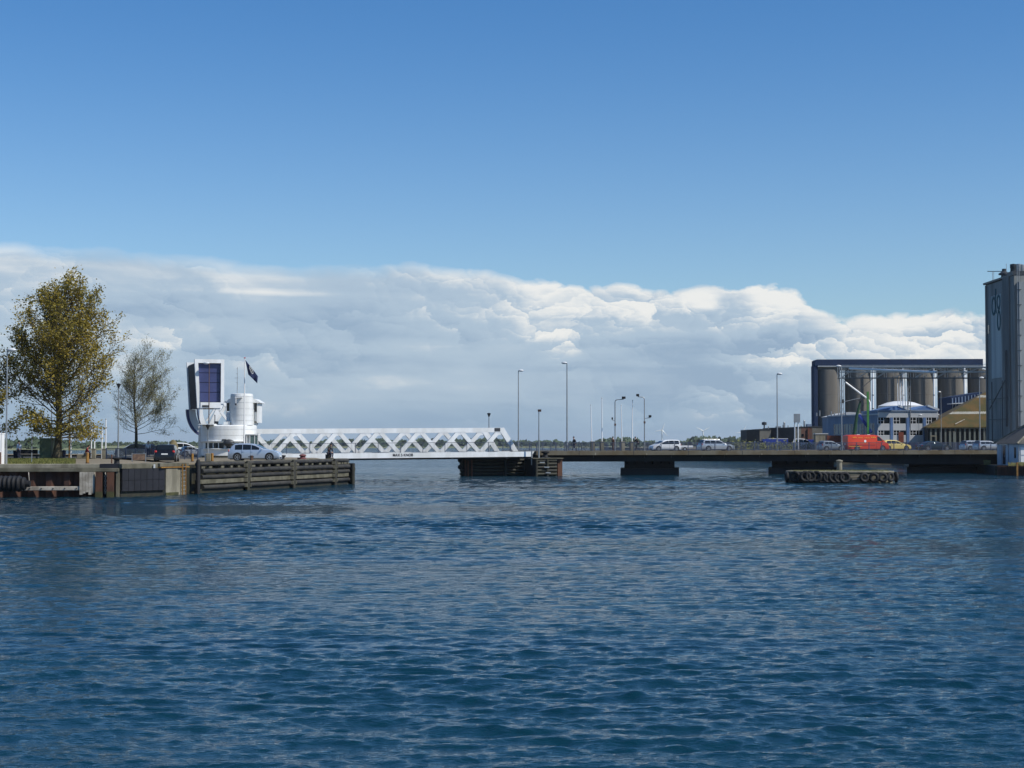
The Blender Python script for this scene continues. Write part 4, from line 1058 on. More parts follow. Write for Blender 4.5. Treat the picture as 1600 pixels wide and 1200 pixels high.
def planter():
    c = G(217, 133, QZ); t = thing('information_frame', 'pinkish board in a low metal frame on the quay left of the black car', 'sign', c)
    MB().box(-.50, .50, -.03, .03, .18, .66).build('board', M('pink_board', (.26, .17, .11), .8, col2=(.12, .07, .05), scale=4, var=.35), t)
    for x in (-.54, .54): MB().box(x - .03, x + .03, -.04, .04, 0, .74).build('leg', steel, t)
    MB().box(-.51, .51, -.035, .035, .661, .70).build('rail', steel, t)
planter()
def stone():
    t = thing('standing_stone', 'rounded brown standing stone between the black car and the white van', 'stone', G(270.5, 168, QZ))
    m = MB().ball((0, 0, .9), 1.0, 20, (.5, .4, 1.0)); 
    m.v = [(x * (1 + .06 * math.sin(z * 5 + x * 4)), y * (1 + .08 * math.sin(z * 7)), max(z, -.1)) for x, y, z in m.v]; m.build('boulder', stone_m, t, smooth=True)
    MB().box(-.35, .35, -.3, .3, -.1, .12).build('footing', conc, t)
stone()
def blue_fence():
    Y = 160.; a, b = G(166, Y), G(243, Y - 3); t = thing('fence', 'blue grey metal picket fence behind the pink board and black car', 'fence', (a.x, a.y, QZ)); L = b.x - a.x
    hh = 1.02
    def y(x): return -3 * x / L
    MB().beam((0, 0, hh), (L, -3, hh), .05, .06).build('top_rail', rail_blue, t); MB().beam((0, 0, .1), (L, -3, .1), .05, .05).build('bottom_rail', rail_blue, t)
    for k in range(6):
        x = L * k / 5; MB().box(x - .05, x + .05, y(x) - .05, y(x) + .05, 0, hh + .05).build('post', rail_blue, t)
        if k < 5:
            m = MB()
            for j in range(1, 9): xx = x + L / 5 * j / 9; m.box(xx - .02, xx + .02, y(xx) - .01, y(xx) + .01, .1, hh)
            m.build('pickets', steel if k < 4 else rail_blue, t)
    a, b = G(278, 158), G(309, 158); t = thing('fence', 'dark low railing between the standing stone and the white tower', 'fence', (a.x, a.y, QZ)); L = b.x - a.x
    MB().beam((0, 0, .95), (L, 0, .95), .04, .05).build('top_rail', rail_blue, t); MB().beam((0, 0, .1), (L, 0, .1), .04, .05).build('bottom_rail', rail_blue, t)
    for k in range(4): x = L * k / 3; MB().box(x - .04, x + .04, -.04, .04, 0, 1).build('post', rail_blue, t)
    m = MB()
    for j in range(20): xx = L * (j + .5) / 20; m.box(xx - .012, xx + .012, -.01, .01, .1, .95)
    m.build('pickets', rail_blue, t)
blue_fence()

# ------------------------------------------------------------------ vehicles
TOPS = {
 'hatch': dict(prof=[(-.5, .30), (-.495, .52), (-.47, .66), (-.41, .90), (-.37, .965), (-.28, .995), (-.16, 1.0), (-.04, .98), (.03, .93), (.21, .685), (.25, .65), (.40, .575), (.475, .48), (.495, .38), (.5, .25)], rear=(-.467, -.40), front=(.04, .20), wins=[(-.36, -.215), (-.205, -.045), (-.035, .115)]),
 'wagon': dict(prof=[(-.5, .30), (-.495, .55), (-.475, .66), (-.42, .95), (-.39, .985), (-.25, 1.0), (-.08, 1.0), (.03, .965), (.08, .92), (.215, .665), (.24, .645), (.40, .575), (.475, .48), (.495, .38), (.5, .25)], rear=(-.47, -.415), front=(.09, .205), wins=[(-.41, -.25), (-.24, -.085), (-.075, .13)]),
 'mpv': dict(prof=[(-.5, .30), (-.495, .55), (-.475, .68), (-.43, .94), (-.39, .985), (-.20, 1.0), (-.02, .985), (.07, .93), (.13, .87), (.30, .63), (.34, .60), (.43, .52), (.48, .44), (.495, .36), (.5, .22)], rear=(-.47, -.42), front=(.11, .28), wins=[(-.41, -.24), (-.23, -.055), (-.045, .20)]),
 'sedan': dict(prof=[(-.5, .30), (-.495, .52), (-.48, .62), (-.36, .68), (-.22, .96), (-.14, 1.0), (-.0, 1.0), (.07, .96), (.22, .68), (.25, .65), (.42, .57), (.48, .48), (.495, .38), (.5, .25)], rear=(-.345, -.235), front=(.085, .21), wins=[(-.24, -.09), (-.07, .13)]),
 'van': dict(prof=[(-.5, .18), (-.498, .60), (-.49, .93), (-.47, .975), (-.40, 1.0), (.14, 1.0), (.22, .96), (.26, .90), (.37, .62), (.40, .56), (.46, .48), (.485, .40), (.5, .22)], rear=None, front=(.265, .362), wins=[(.20, .325)]),
}
def car(kind, label, paint, loc, rz, L=4.3, Wd=1.75, Hh=1.48, group=None, name='car', belt=.63, cat='car', spoiler=False, wheel_r=.31, rails=False, details=True):
    d = TOPS[kind]; t = thing(name, label, cat, loc, rz, group)
    pf = [(x * L, z * Hh) for x, z in d['prof']]
    xs = sorted(set([p[0] for p in pf] + [-.5 * L + L * k / 36 for k in range(1, 36)]))
    def zt(x):
        for a, b in zip(pf, pf[1:]):
            if a[0] <= x <= b[0]: return a[1] + (b[1] - a[1]) * (x - a[0]) / max(1e-9, b[0] - a[0])
        return pf[-1][1]
    zb = belt * Hh; W2 = Wd / 2; roofw = W2 * (.80 if kind != 'van' else .92)
    def taper(x): return 1 - .13 * abs(2 * x / L) ** 5
    def ww(x, z):
        """half width at height z for station x"""
        z_t = zt(x); tp = taper(x)
        if z <= zb: return W2 * tp * (1 - .02 * max(0, z - zb * .6) / zb)
        f = min(1, (z - zb) / (Hh - zb)); return (W2 * .985 + (roofw - W2 * .985) * f) * tp
    m = MB(); rings = []
    zl = .17
    for x in xs:
        z_t = zt(x); tp = taper(x); bz = min(zb, z_t - .03)
        sec = [(0, zl), (W2 * tp * .88, zl), (W2 * tp * .985, zl + .10), (W2 * tp, min(bz * .62, z_t * .9)), (ww(x, bz), bz)]
        zr = max(bz + .005, z_t - .07); sec += [(ww(x, zr), zr), (ww(x, zr) - .10, z_t - .012), (0, z_t + .0)]
        ring = sec + [(-a, b) for a, b in reversed(sec[1:-1])]
        rings.append([(x, a, b) for a, b in ring])
    n = len(rings[0]); i0 = 0
    for r_ in rings: m.v += r_
    for k in range(len(rings) - 1):
        for j in range(n): m.f.append((k * n + j, k * n + (j + 1) % n, (k + 1) * n + (j + 1) % n, (k + 1) * n + j))
    m.f.append(tuple(range(n))); m.f.append(tuple((len(rings) - 1) * n + j for j in reversed(range(n))))
    m.build('body', paint, t, smooth=True)
    # glass
    def strip(x0, x1, nm, wf=.86):
        g = MB(); k_ = 6
        for k in range(k_):
            a = x0 + (x1 - x0) * k / k_; b = x0 + (x1 - x0) * (k + 1) / k_
            sgn = 1 if x0 > 0 or nm == 'windscreen' else -1; o = .012
            wa, wb_ = (ww(a, zt(a)) - .12) , (ww(b, zt(b)) - .12)
            g.quad((a + sgn * o, -wa, zt(a) + o), (b + sgn * o, -wb_, zt(b) + o), (b + sgn * o, wb_, zt(b) + o), (a + sgn * o, wa, zt(a) + o))
        g.build(nm, glass, t, smooth=True)
    strip(d['front'][0] * L, d['front'][1] * L, 'windscreen')
    if d['rear']: strip(d['rear'][0] * L, d['rear'][1] * L, 'rear_window')
    for sd_ in (-1, 1):
        for (a, b) in d['wins']:
            g = MB(); k_ = 6
            for k in range(k_):
                xa = (a + (b - a) * k / k_) * L; xb = (a + (b - a) * (k + 1) / k_) * L
                za0 = zb + .03; za1 = max(za0 + .005, zt(xa) - .11); zb1 = max(za0 + .005, zt(xb) - .11)
                g.quad((xa, sd_ * (ww(xa, za0) + .006), za0), (xb, sd_ * (ww(xb, za0) + .006), za0), (xb, sd_ * (ww(xb, zb1) + .006), zb1), (xa, sd_ * (ww(xa, za1) + .006), za1))
            g.build('side_window', glass, t)
        wheels = (-.31 * L, .315 * L) if kind != 'van' else (-.28 * L, .33 * L)
        for wx in wheels:
            MB().tube([(wx, sd_ * (W2 - .16), wheel_r + .02), (wx, sd_ * (W2 + .004), wheel_r + .02)], wheel_r + .055, 24).build('wheel_arch', black, t)
            w = bpy.data.objects.new('wheel', None); COL.objects.link(w); w.parent = t; w.location = (wx, sd_ * (W2 - .08), wheel_r)
            MB().torus((0, 0, 0), wheel_r - .075, .075, 'y', 24, 8).build('tyre', tyre_m, w, smooth=True)
            rm = MB().tube([(0, sd_ * .03, 0), (0, sd_ * .075, 0)], .06, 10)
            for k in range(5):
                a = k * 2 * math.pi / 5; rm.beam((0, sd_ * .075, 0), ((wheel_r - .1) * math.cos(a), sd_ * .085, (wheel_r - .1) * math.sin(a)), .05, .05, (0, 1, 0))
            rm.torus((0, sd_ * .07, 0), wheel_r - .11, .022, 'y', 24, 6)
            rm.tube([(0, sd_ * -.02, 0), (0, sd_ * .045, 0)], wheel_r - .12, 20)
            rm.build('rim', rim_m, w)
        MB().ball((d['front'][1] * L - .14, sd_ * (W2 + .09), zb + .09), .1, 10, (.6, 1, .7)).build('mirror', paint, t, smooth=True)
        xh = .455 * L; MB().ball((xh, sd_ * (W2 * .78), zt(xh) - .06 * Hh), .16, 12, (1.0, .75, .42)).build('headlight', lens_w, t, smooth=True)
        xr = -.485 * L
        if kind in ('hatch', 'wagon', 'mpv'): MB().ball((xr + .02, sd_ * (W2 * .80), zb * .93), .15, 12, (.5, .8, .75)).build('tail_light', lens_r, t, smooth=True)
        else: MB().ball((xr, sd_ * (W2 * .80), zb * .85), .14, 12, (.4, .8, .75)).build('tail_light', lens_r, t, smooth=True)
        xd = [d['wins'][-1][0] * L - .02 * L] + ([d['wins'][-2][0] * L - .02 * L] if len(d['wins']) > 1 else [])
        for xx in xd:
            MB().box(xx - .006, xx + .006, sd_ * (W2 * .995) - .006 + (.004 if sd_ > 0 else -.004), sd_ * (W2 * .995) + .006 + (.004 if sd_ > 0 else -.004), .30, zb).build('door_gap', black, t)
            MB().box(xx + .06, xx + .22, sd_ * (W2 + .012) - .012, sd_ * (W2 + .012) + .012, zb * .84, zb * .87).build('door_handle', paint, t)
        if rails: MB().tube([(-.36 * L, sd_ * roofw * .92, Hh + .0), (-.3 * L, sd_ * roofw * .92, Hh + .05), (0, sd_ * roofw * .92, Hh + .05), (.05 * L, sd_ * roofw * .92, Hh)], .018, 6).build('roof_rail', rim_m, t)
    MB().box(-.5 * L - .015, -.5 * L + .02, -.26, .26, zb * .66, zb * .66 + .11).build('number_plate', plate_m, t)
    MB().box(.5 * L - .02, .5 * L + .012, -.26, .26, .34, .45).build('number_plate', plate_m, t)
    MB().box(.49 * L - .02, .5 * L + .004, -.45, .45, .20, .32).build('grille', black, t)
    MB().box(-.46 * L, .46 * L, -W2 * .9, W2 * .9, .12, .2).build('underbody', black, t)
    if spoiler: MB().box(-.43 * L, -.36 * L, -roofw * .85, roofw * .85, Hh * .965, Hh * .985).build('spoiler', paint, t, bevel=.01)
    return t
# left bank
car('hatch', 'ice blue silver hatchback parked at the quay edge before the tower', silver_b, G(398.5, 144.5, QZ), R(-2), 4.45, 1.8, 1.52, spoiler=True, wheel_r=.33, belt=.61)
car('wagon', 'black estate car seen from behind, parked near the ladder', black_c, G(260.5, 137.0, QZ), R(97), 4.4, 1.78, 1.42)
car('sedan', 'long dark car with sloping roof behind the blue fence', black_c, G(208, 203, QZ), R(180) + TH, 4.5, 1.8, 1.46, group='cars on the bridge approach')
car('hatch', 'dark blue small car right of the long dark car behind the fence', navy_c, G(239, 207, QZ), TH, 3.4, 1.7, 1.42, group='cars on the bridge approach')
car('mpv', 'white van driving behind the standing stone beside the tower', white_c, G(288, 201, QZ), R(0) + TH, 4.3, 1.8, 1.62, group='cars on the bridge approach')
car('hatch', 'silver car with only its bonnet showing left of the tower base', silver, G(301, 192, QZ), TH, 2.9, 1.6, 1.2, group='cars on the bridge approach')
# on the bridge
def bcar(px, yl, kind, label, paint, L, Hh, dirn=1, **k):
    x = bxl(px, yl, 3.3); return car(kind, label, paint, BW(x, yl, DZ - .04), TH + (0 if dirn > 0 else math.pi), L, 1.78, Hh, group='cars driving over the bridge', **k)
bcar(1039, 5.2, 'mpv', 'white people carrier pulling a trailer at the left end of the traffic', white_c, 3.75, 1.42, -1, wheel_r=.30, belt=.58)
bcar(1118.5, 5.2, 'wagon', 'silver estate car with roof rails driving alone on the bridge', silver, 4.45, 1.42, 1, rails=True, wheel_r=.31)
bcar(1297.5, 5.2, 'hatch', 'grey hatchback behind the red van', grey_c, 3.2, 1.30, 1, wheel_r=.29)
bcar(1397, 9.0, 'hatch', 'cream yellow small car half hidden by the red van', yellow_c, 4.2, 1.42, 1)
bcar(1459, 5.4, 'sedan', 'dark green car behind the railing before the mossy roofed shed', dark_c, 4.5, 1.25, 1)
bcar(1523, 9.5, 'wagon', 'silver estate car partly hidden behind the rightmost silver car', silver, 3.9, 1.34, 1)
bcar(1543, 5.2, 'mpv', 'rightmost silver hatchback beside the slate roofed boathouse', silver, 3.6, 1.32, 1)
v = bcar(1352.5, 5.0, 'van', 'red panel van with yellow lettering in the bridge traffic', red_m, 5.95, 2.05, 1, name='van', belt=.60, wheel_r=.33)
v['category'] = 'van'
for (x0, n_, z, h, w) in ((-2.3, 3, 1.66, .13, .16), (-1.55, 4, 1.64, .09, .13), (-.62, 5, 1.62, .08, .13), (.32, 3, 1.66, .13, .2), (-1.8, 12, 1.0, .07, .10), (.4, 6, 1.02, .07, .10)):
    m = MB()
    for k in range(n_):
        xx = x0 + k * (w + .035); m.box(xx, xx + w * .35, -.900, -.885, z, z + h); m.box(xx + w * .5, xx + w * .8, -.900, -.885, z, z + h * (.5 + .5 * (k % 2)))
    m.build('lettering', yellow_t, v)
m = MB(); m.tube([(-.55 + .0, -.898, 1.25), (-.55, -.886, 1.25)], .16, 14); m.build('round_emblem', lens_w, v)
MB().box(-2.9, -1.0, -.9, -.885, .55, .60).build('yellow_stripe', yellow_t, v); MB().box(-2.85, .9, -.91, -.886, .72, .75).build('rub_strip', black, v)
for xx in (-1.2, .3): MB().box(xx - .2, xx + .2, -.3, .3, 2.05, 2.11).build('roof_vent', lamp_g, v)
# flat trailer
x = bxl(1069, 5.2, 3.3); tr = thing('trailer', 'low white flat trailer towed behind the white people carrier', 'trailer', BW(x, 5.2, DZ - .04), TH)
MB().box(-.95, .85, -.75, .75, .42, .62).build('bed', white_c, tr, bevel=.02); MB().box(-.95, .85, -.78, -.751, .5, .7).build('side_board', white_c, tr)
for s_ in (-1, 1):
    w = bpy.data.objects.new('wheel', None); COL.objects.link(w); w.parent = tr; w.location = (-.25, s_ * .82, .26)
    MB().torus((0, 0, 0), .19, .07, 'y', 20, 8).build('tyre', tyre_m, w, smooth=True); MB().tube([(0, -.03, 0), (0, .03, 0)], .14, 14).build('rim', rim_m, w)
MB().tube([(-.9, 0, .45), (-1.6, 0, .42)], .04, 6).build('drawbar', steel_d, tr)

# ------------------------------------------------------------------ people
def skinned(name, joints, edges, mat, parent, root=0, sub=1):
    me = bpy.data.meshes.new(name); me.from_pydata([j[0] for j in joints], edges, []); o = bpy.data.objects.new(name, me); COL.objects.link(o); o.parent = parent
    sk = o.modifiers.new('skin', 'SKIN'); sk.use_smooth_shade = True
    for i, j in enumerate(joints):
        sv = me.skin_vertices[0].data[i] if me.skin_vertices else None
        if sv: sv.radius = (j[1], j[1]) if not isinstance(j[1], tuple) else j[1]
    sb_ = o.modifiers.new('sub', 'SUBSURF'); sb_.levels = sub; sb_.render_levels = sub
    me.materials.append(mat); return o
def ensure_skin(me):
    if not me.skin_vertices:
        bm = bmesh.new(); bm.from_mesh(me); bm.verts.layers.skin.verify(); bm.to_mesh(me); bm.free()
_old = skinned
def skinned(name, joints, edges, mat, parent, root=0, sub=1):
    me = bpy.data.meshes.new(name)
    bm = bmesh.new(); lay = bm.verts.layers.skin.verify(); vs = []
    for (p, r) in joints:
        v_ = bm.verts.new(p); v_[lay].radius = (r, r) if not isinstance(r, tuple) else r; vs.append(v_)
    vs[root][lay].use_root = True
    for a, b in edges: bm.edges.new((vs[a], vs[b]))
    bm.to_mesh(me); bm.free()
    o = bpy.data.objects.new(name, me); COL.objects.link(o); o.parent = parent
    sk = o.modifiers.new('skin', 'SKIN'); sk.use_smooth_shade = True
    sb_ = o.modifiers.new('sub', 'SUBSURF'); sb_.levels = sub; sb_.render_levels = sub
    me.materials.append(mat); return o
def person(label, loc, rz, pose, top, bottom, group=None, hs=1.):
    """local +x is forward; height about 1.75"""
    t = thing('person', label, 'person', loc, rz, group); t.scale = (hs, hs, hs)
    PZ = {'stand': dict(hip=(0, 0, .92), ch=(.0, 0, 1.32), nk=(.02, 0, 1.50), hd=(.05, 0, 1.64), kn=[(.03, .10, .49), (.03, -.10, .49)], an=[(-.02, .10, .08), (-.02, -.10, .08)], el=[(-.03, .25, 1.14), (-.03, -.25, 1.14)], ha=[(.08, .24, .86), (.08, -.24, .86)]),
          'walk': dict(hip=(0, 0, .91), ch=(.03, 0, 1.31), nk=(.06, 0, 1.49), hd=(.10, 0, 1.63), kn=[(.20, .10, .50), (-.06, -.10, .48)], an=[(.27, .10, .08), (-.35, -.10, .14)], el=[(-.13, .25, 1.14), (.12, -.25, 1.14)], ha=[(-.08, .26, .88), (.30, -.22, .98)]),
          'sit': dict(hip=(0, 0, .52), ch=(.10, 0, .92), nk=(.20, 0, 1.08), hd=(.30, 0, 1.20), kn=[(.42, .13, .50), (.44, -.13, .50)], an=[(.34, .13, .08), (.38, -.13, .08)], el=[(.22, .26, .74), (.22, -.26, .74)], ha=[(.40, .12, .58), (.42, -.12, .58)]),
          'cycle': dict(hip=(0, 0, 1.0), ch=(.20, 0, 1.34), nk=(.30, 0, 1.50), hd=(.38, 0, 1.62), kn=[(.34, .09, .78), (.22, -.09, .62)], an=[(.12, .10, .42), (.18, -.10, .22)], el=[(.36, .22, 1.18), (.36, -.22, 1.18)], ha=[(.55, .24, 1.05), (.55, -.24, 1.05)])}[pose]
    v = lambda q: Vector(q)
    hip, ch, nk, hd = v(PZ['hip']), v(PZ['ch']), v(PZ['nk']), v(PZ['hd'])
    J = [(hip, .125), (hip.lerp(ch, .45), .115), (ch, (.15, .12)), (nk, .055), (hd - Vector((0, 0, .03)), .078), (hd + Vector((0, 0, .06)), .085), (hd + Vector((0, 0, .11)), .05)]
    E = [(0, 1), (1, 2), (2, 3), (3, 4), (4, 5), (5, 6)]
    cl_t = [(hip + Vector((0, 0, -.04)), .14), (hip.lerp(ch, .45), .135), (ch, (.17, .14)), (nk - Vector((0, 0, .04)), .075)]; ct_e = [(0, 1), (1, 2), (2, 3)]
    cl_b = [(hip, .14)]; cb_e = []
    for s_ in (0, 1):
        sg = 1 if s_ == 0 else -1
        kn, an, el, ha = v(PZ['kn'][s_]), v(PZ['an'][s_]), v(PZ['el'][s_]), v(PZ['ha'][s_])
        hj = hip + Vector((0, sg * .10, -.06)); sh = ch + Vector((0, sg * .19, .10))
        i = len(J); J += [(hj, .09), (kn, .055), (an, .036), (an + Vector((.09, 0, -.045)), .032)]; E += [(0, i), (i, i + 1), (i + 1, i + 2), (i + 2, i + 3)]
        i = len(J); hv = (ha - el).normalized(); pw = ha + hv * .07
        J += [(sh, .055), (el, .040), (ha, .026), (pw, (.034, .018))]; E += [(2, i), (i, i + 1), (i + 1, i + 2), (i + 2, i + 3)]
        side = hv.cross(Vector((0, sg, 0))).normalized(); curl = Vector((0, -sg, 0))
        for k, ln_ in enumerate((.065, .078, .074, .058)):
            off = side * (-.030 + .020 * k); i2 = len(J); f1 = pw + off + hv * ln_ * .55 + curl * .012; f2 = f1 + hv * ln_ * .35 + curl * .035
            J += [(f1, .009), (f2, .008)]; E += [(i + 3, i2), (i2, i2 + 1)]
        i2 = len(J); J += [(ha + hv * .03 - side * .035 + curl * .02, .011), (ha + hv * .065 - side * .05 + curl * .035, .009)]; E += [(i + 2, i2), (i2, i2 + 1)]
        i = len(cl_t); cl_t += [(sh, .075), (el, .058), (el.lerp(ha, .88), .042)]; ct_e += [(2, i), (i, i + 1), (i + 1, i + 2)]
        i = len(cl_b); cl_b += [(hj, .105), (kn, .075), (an + Vector((0, 0, .03)), .058)]; cb_e += [(0, i), (i, i + 1), (i + 1, i + 2)]
        MB().ball(an + Vector((.06, 0, -.035)), .06, 10, (2.1, .85, .75)).build('shoe', black, t, smooth=True)
    skinned('body', J, E, skin_m, t)
    skinned('jacket' if top is not cl_blue else 'shirt', cl_t, ct_e, top, t); skinned('trousers', cl_b, cb_e, bottom, t)
    hc = hd + Vector((.0, 0, .03))
    MB().ball(hc + Vector((-.025, 0, .045)), .105, 14, (.95, .85, .95)).build('hair', hair_m, t, smooth=True)
    f = MB().ball(hc + Vector((.098, 0, -.02)), .018, 8, (1, .7, 1.4)); f.build('nose', skin_m, t)
    for sg in (-1, 1):
        MB().ball(hc + Vector((.082, sg * .032, .012)), .011, 8).build('eye', black, t); MB().ball(hc + Vector((-.005, sg * .088, -.01)), .024, 8, (.7, .4, 1.3)).build('ear', skin_m, t)
    MB().ball(hc + Vector((.085, 0, -.058)), .018, 8, (.5, 1.3, .35)).build('mouth', lens_r, t)
    return t
person('man in pale blue shirt and dark trousers walking on the lawn', G(29.5, 158, QZ), R(150), 'stand', cl_blue, cl_navy)
person('person in dark jacket sitting on a crate at the end of the timber pier', G(513.5, 153.6, QZ + .12), R(-35), 'sit', cl_black, cl_navy, hs=1.0)
c_ = thing('crate', 'small dark crate under the person at the end of the pier', 'crate', G(513, 153.7, QZ + .11)); MB().box(-.25, .2, -.2, .2, 0, .36).build('box', timber_d, c_); MB().box(-.26, .21, -.21, .21, .361, .39).build('lid', timber_d, c_)
def bperson(px, yl, rz, pose, label, a, b):
    x = bxl(px, yl, 3.5); return person(label, BW(x, yl, DZ - .045), TH + rz, pose, a, b, group='people on the bridge footway')
bperson(897.5, 2.0, R(180), 'walk', 'pedestrian in black walking a bicycle at the left end of the road bridge', cl_black, cl_navy)
bperson(958, 2.2, R(180), 'stand', 'pedestrian in a brown coat beside the first curved lamp post', cl_brown, cl_brown)
bperson(997, 2.2, R(180), 'cycle', 'cyclist in black riding left between the flagpole and second curved lamp', cl_black, cl_black)
person('person in a red and black top sitting beside the concrete plinths', G(134, 164, QZ), R(20), 'sit', cl_red, cl_navy)
person('person in white clothes behind the blue fence between the dark cars', G(231.5, 190, QZ), R(90), 'stand', cl_white, cl_navy)
sbx = thing('bench', 'pale stone block bench under the person in the red top', 'bench', G(130.5, 164.2, QZ)); MB().box(-.6, .55, -.25, .25, 0, .45).build('seat', conc_l, sbx, bevel=.02); MB().box(-.5, .45, -.22, .22, .452, .49).build('slab', white2, sbx)
def bicycle(px, yl, label):
    x = bxl(px, yl, 3.3); t = thing('bicycle', label, 'bicycle', BW(x, yl, DZ - .045), TH + math.pi, 'bicycles on the bridge footway')
    for wx in (-.52, .52):
        w = bpy.data.objects.new('wheel', None); COL.objects.link(w); w.parent = t; w.location = (wx, 0, .34)
        MB().torus((0, 0, 0), .32, .022, 'y', 28, 6).build('tyre', tyre_m, w, smooth=True)
        sp = MB()
        for k in range(12): a = k * math.pi / 6; sp.tube([(0, 0, 0), (.31 * math.cos(a), 0, .31 * math.sin(a))], .003, 4)
        sp.build('spokes', steel, w)
    fr = MB()
    for a, b in (((-.52, 0, .34), (-.05, 0, .30)), ((-.05, 0, .30), (-.18, 0, .85)), ((-.18, 0, .85), (.36, 0, .82)), ((.38, 0, .78), (-.05, 0, .30)), ((-.52, 0, .34), (-.18, 0, .80)), ((.35, 0, .95), (.52, 0, .34))): fr.tube([a, b], .018, 6)
    fr.build('frame', black_c, t); MB().tube([(.30, -.26, 1.0), (.36, 0, .98), (.30, .26, 1.0)], .014, 6).build('handlebar', steel_d, t); MB().ball((-.20, 0, .93), .12, 10, (1.1, .6, .35)).build('saddle', black, t, smooth=True)
bicycle(911, 2.6, 'dark bicycle right of the walking pedestrian'); bicycle(996, 2.2, 'dark bicycle under the cyclist in black')
bicycle(891, 1.6, 'dark bicycle pushed by the pedestrian in black')

# ------------------------------------------------------------------ wind turbines
for px, hub, rot, lab in ((1034.5, 672, 20, 'white wind turbine above the roof of the white people carrier'), (1098.5, 673.5, 60, 'white wind turbine left of the far green clump above the silver estate car'), (1160.5, 675.5, 25, 'white wind turbine just left of the dark brick works')):
    Y = 2300; p = G(px, Y, 0); t = thing('wind_turbine', lab, 'wind turbine', p, 0, 'wind turbines on the far shore'); h = Z(hub, Y)
    MB().tube([(0, 0, 0), (0, 0, h)], [1.1, .6], 10).build('tower', lamp_g, t, smooth=True); MB().box(-1, 1, -2, 3, h - .8, h + .8).build('nacelle', lamp_g, t)
    for k in range(3):
        a = R(rot + 120 * k); MB().tube([(0, -2.4, h), (3 * math.sin(a), -2.4, h + 3 * math.cos(a)), (11 * math.sin(a), -2.4, h + 11 * math.cos(a))], [.4, .75, .15], 6).build('blade', white2, t)

# ------------------------------------------------------------------ right bank
rbp = [(G(1130, 356).x, 356), (G(1203, 352).x, 352), (G(1207, 312).x, 312), (G(1300, 308).x, 308), (G(1308, 303).x, 303), (G(1412, 301).x, 301), (G(1423, 262).x, 262), (G(1430, 228).x, 228), (BW(bxl(1560, 0), 0).x, BW(bxl(1560, 0), 0).y + 5), (BW(bxl(1562, 0), 0).x + .2, BW(bxl(1562, 0), 0).y - .5), (130, 232), (330, 300), (330, 640), (34, 640)]
rb = MB().slab(rbp, -3, 2.45)
struct('harbour_ground', rb, paving)

def silos():
    Y = 372.; s_ = Y / F
    t = thing('silo_gallery', 'dark blue conveyor gallery and stair shaft running over the row of concrete silos', 'gallery', G(1270, Y, 2.45))
    L = t.location
    x0 = 0; x1 = G(1548, Y - 8).x - L.x; zt = Z(561.5, Y - 3) - 2.45; zb = Z(571, Y - 3) - 2.45
    MB().prism([(x0 + .15, zt - .25), (x0 + .6, zt), (x1, zt + .12), (x1, zb), (x0 + .15, zb)], -2.75, 1.5).build('gallery', blue_roof, t)
    MB().box(x0 + .75, x1, -2.85, -2.6, zb - .25, zb - .01).build('gutter', steel, t)
    MB().box(x0 - .05, x0 + .75, -2.6, 1.2, 0, zb - .02).build('stair_shaft', blue_roof, t)
    MB().box(x0 + .8, x1, -2.2, 2.5, zb - .9, zb - .26).build('silo_cap', brick_g, t)
    centers = [1293.0, 1341.0, 1390.0, 1438.5, 1486.0, 1533.0]
    for i, px in enumerate(centers):
        c = G(px, Y, 2.45); r = 19.8 * s_
        st = thing('silo', ('round concrete grain silo, ' + ['leftmost of the row', 'second from the left behind the green crane', 'third from the left above the white domed tank', 'fourth from the left, above the office roof', 'fifth from the left, above the dark shutters', 'rightmost, beside the tall elevator tower'][i]), 'silo', c, 0, 'concrete silos under the blue gallery')
        pr = [(r, 0), (r, zb - .9), (.01, zb - .905)]
        MB().lathe(pr, n=56).build('drum', silo_m, st, smooth=True)
        for z_ in (zb * .33, zb * .66): MB().lathe([(r, z_), (r + .03, z_ + .03), (r + .03, z_ + .15), (r, z_ + .18)], n=40).build('band', silo_m, st)
    for px in (1364.5, 1412, 1460, 1508):
        c = G(px, Y - 3.8, 2.45); d = thing('downpipe', 'white vertical downpipe ' + {1364.5: 'left of the white domed tank', 1412: 'between the third and fourth silo', 1460: 'between the fourth and fifth silo', 1508: 'between the fifth and last silo'}[px], 'pipe', c, 0, 'white downpipes before the silos')
        MB().tube([(0, 0, 0), (0, 0, zb - .3)], .20, 10).build('pipe', white2, d, smooth=True)
        for z_ in (3, 6, 9, 12): MB().tube([(0, 0, z_), (0, 0, z_ + .15)], .26, 10).build('collar', steel_d, d)
silos()

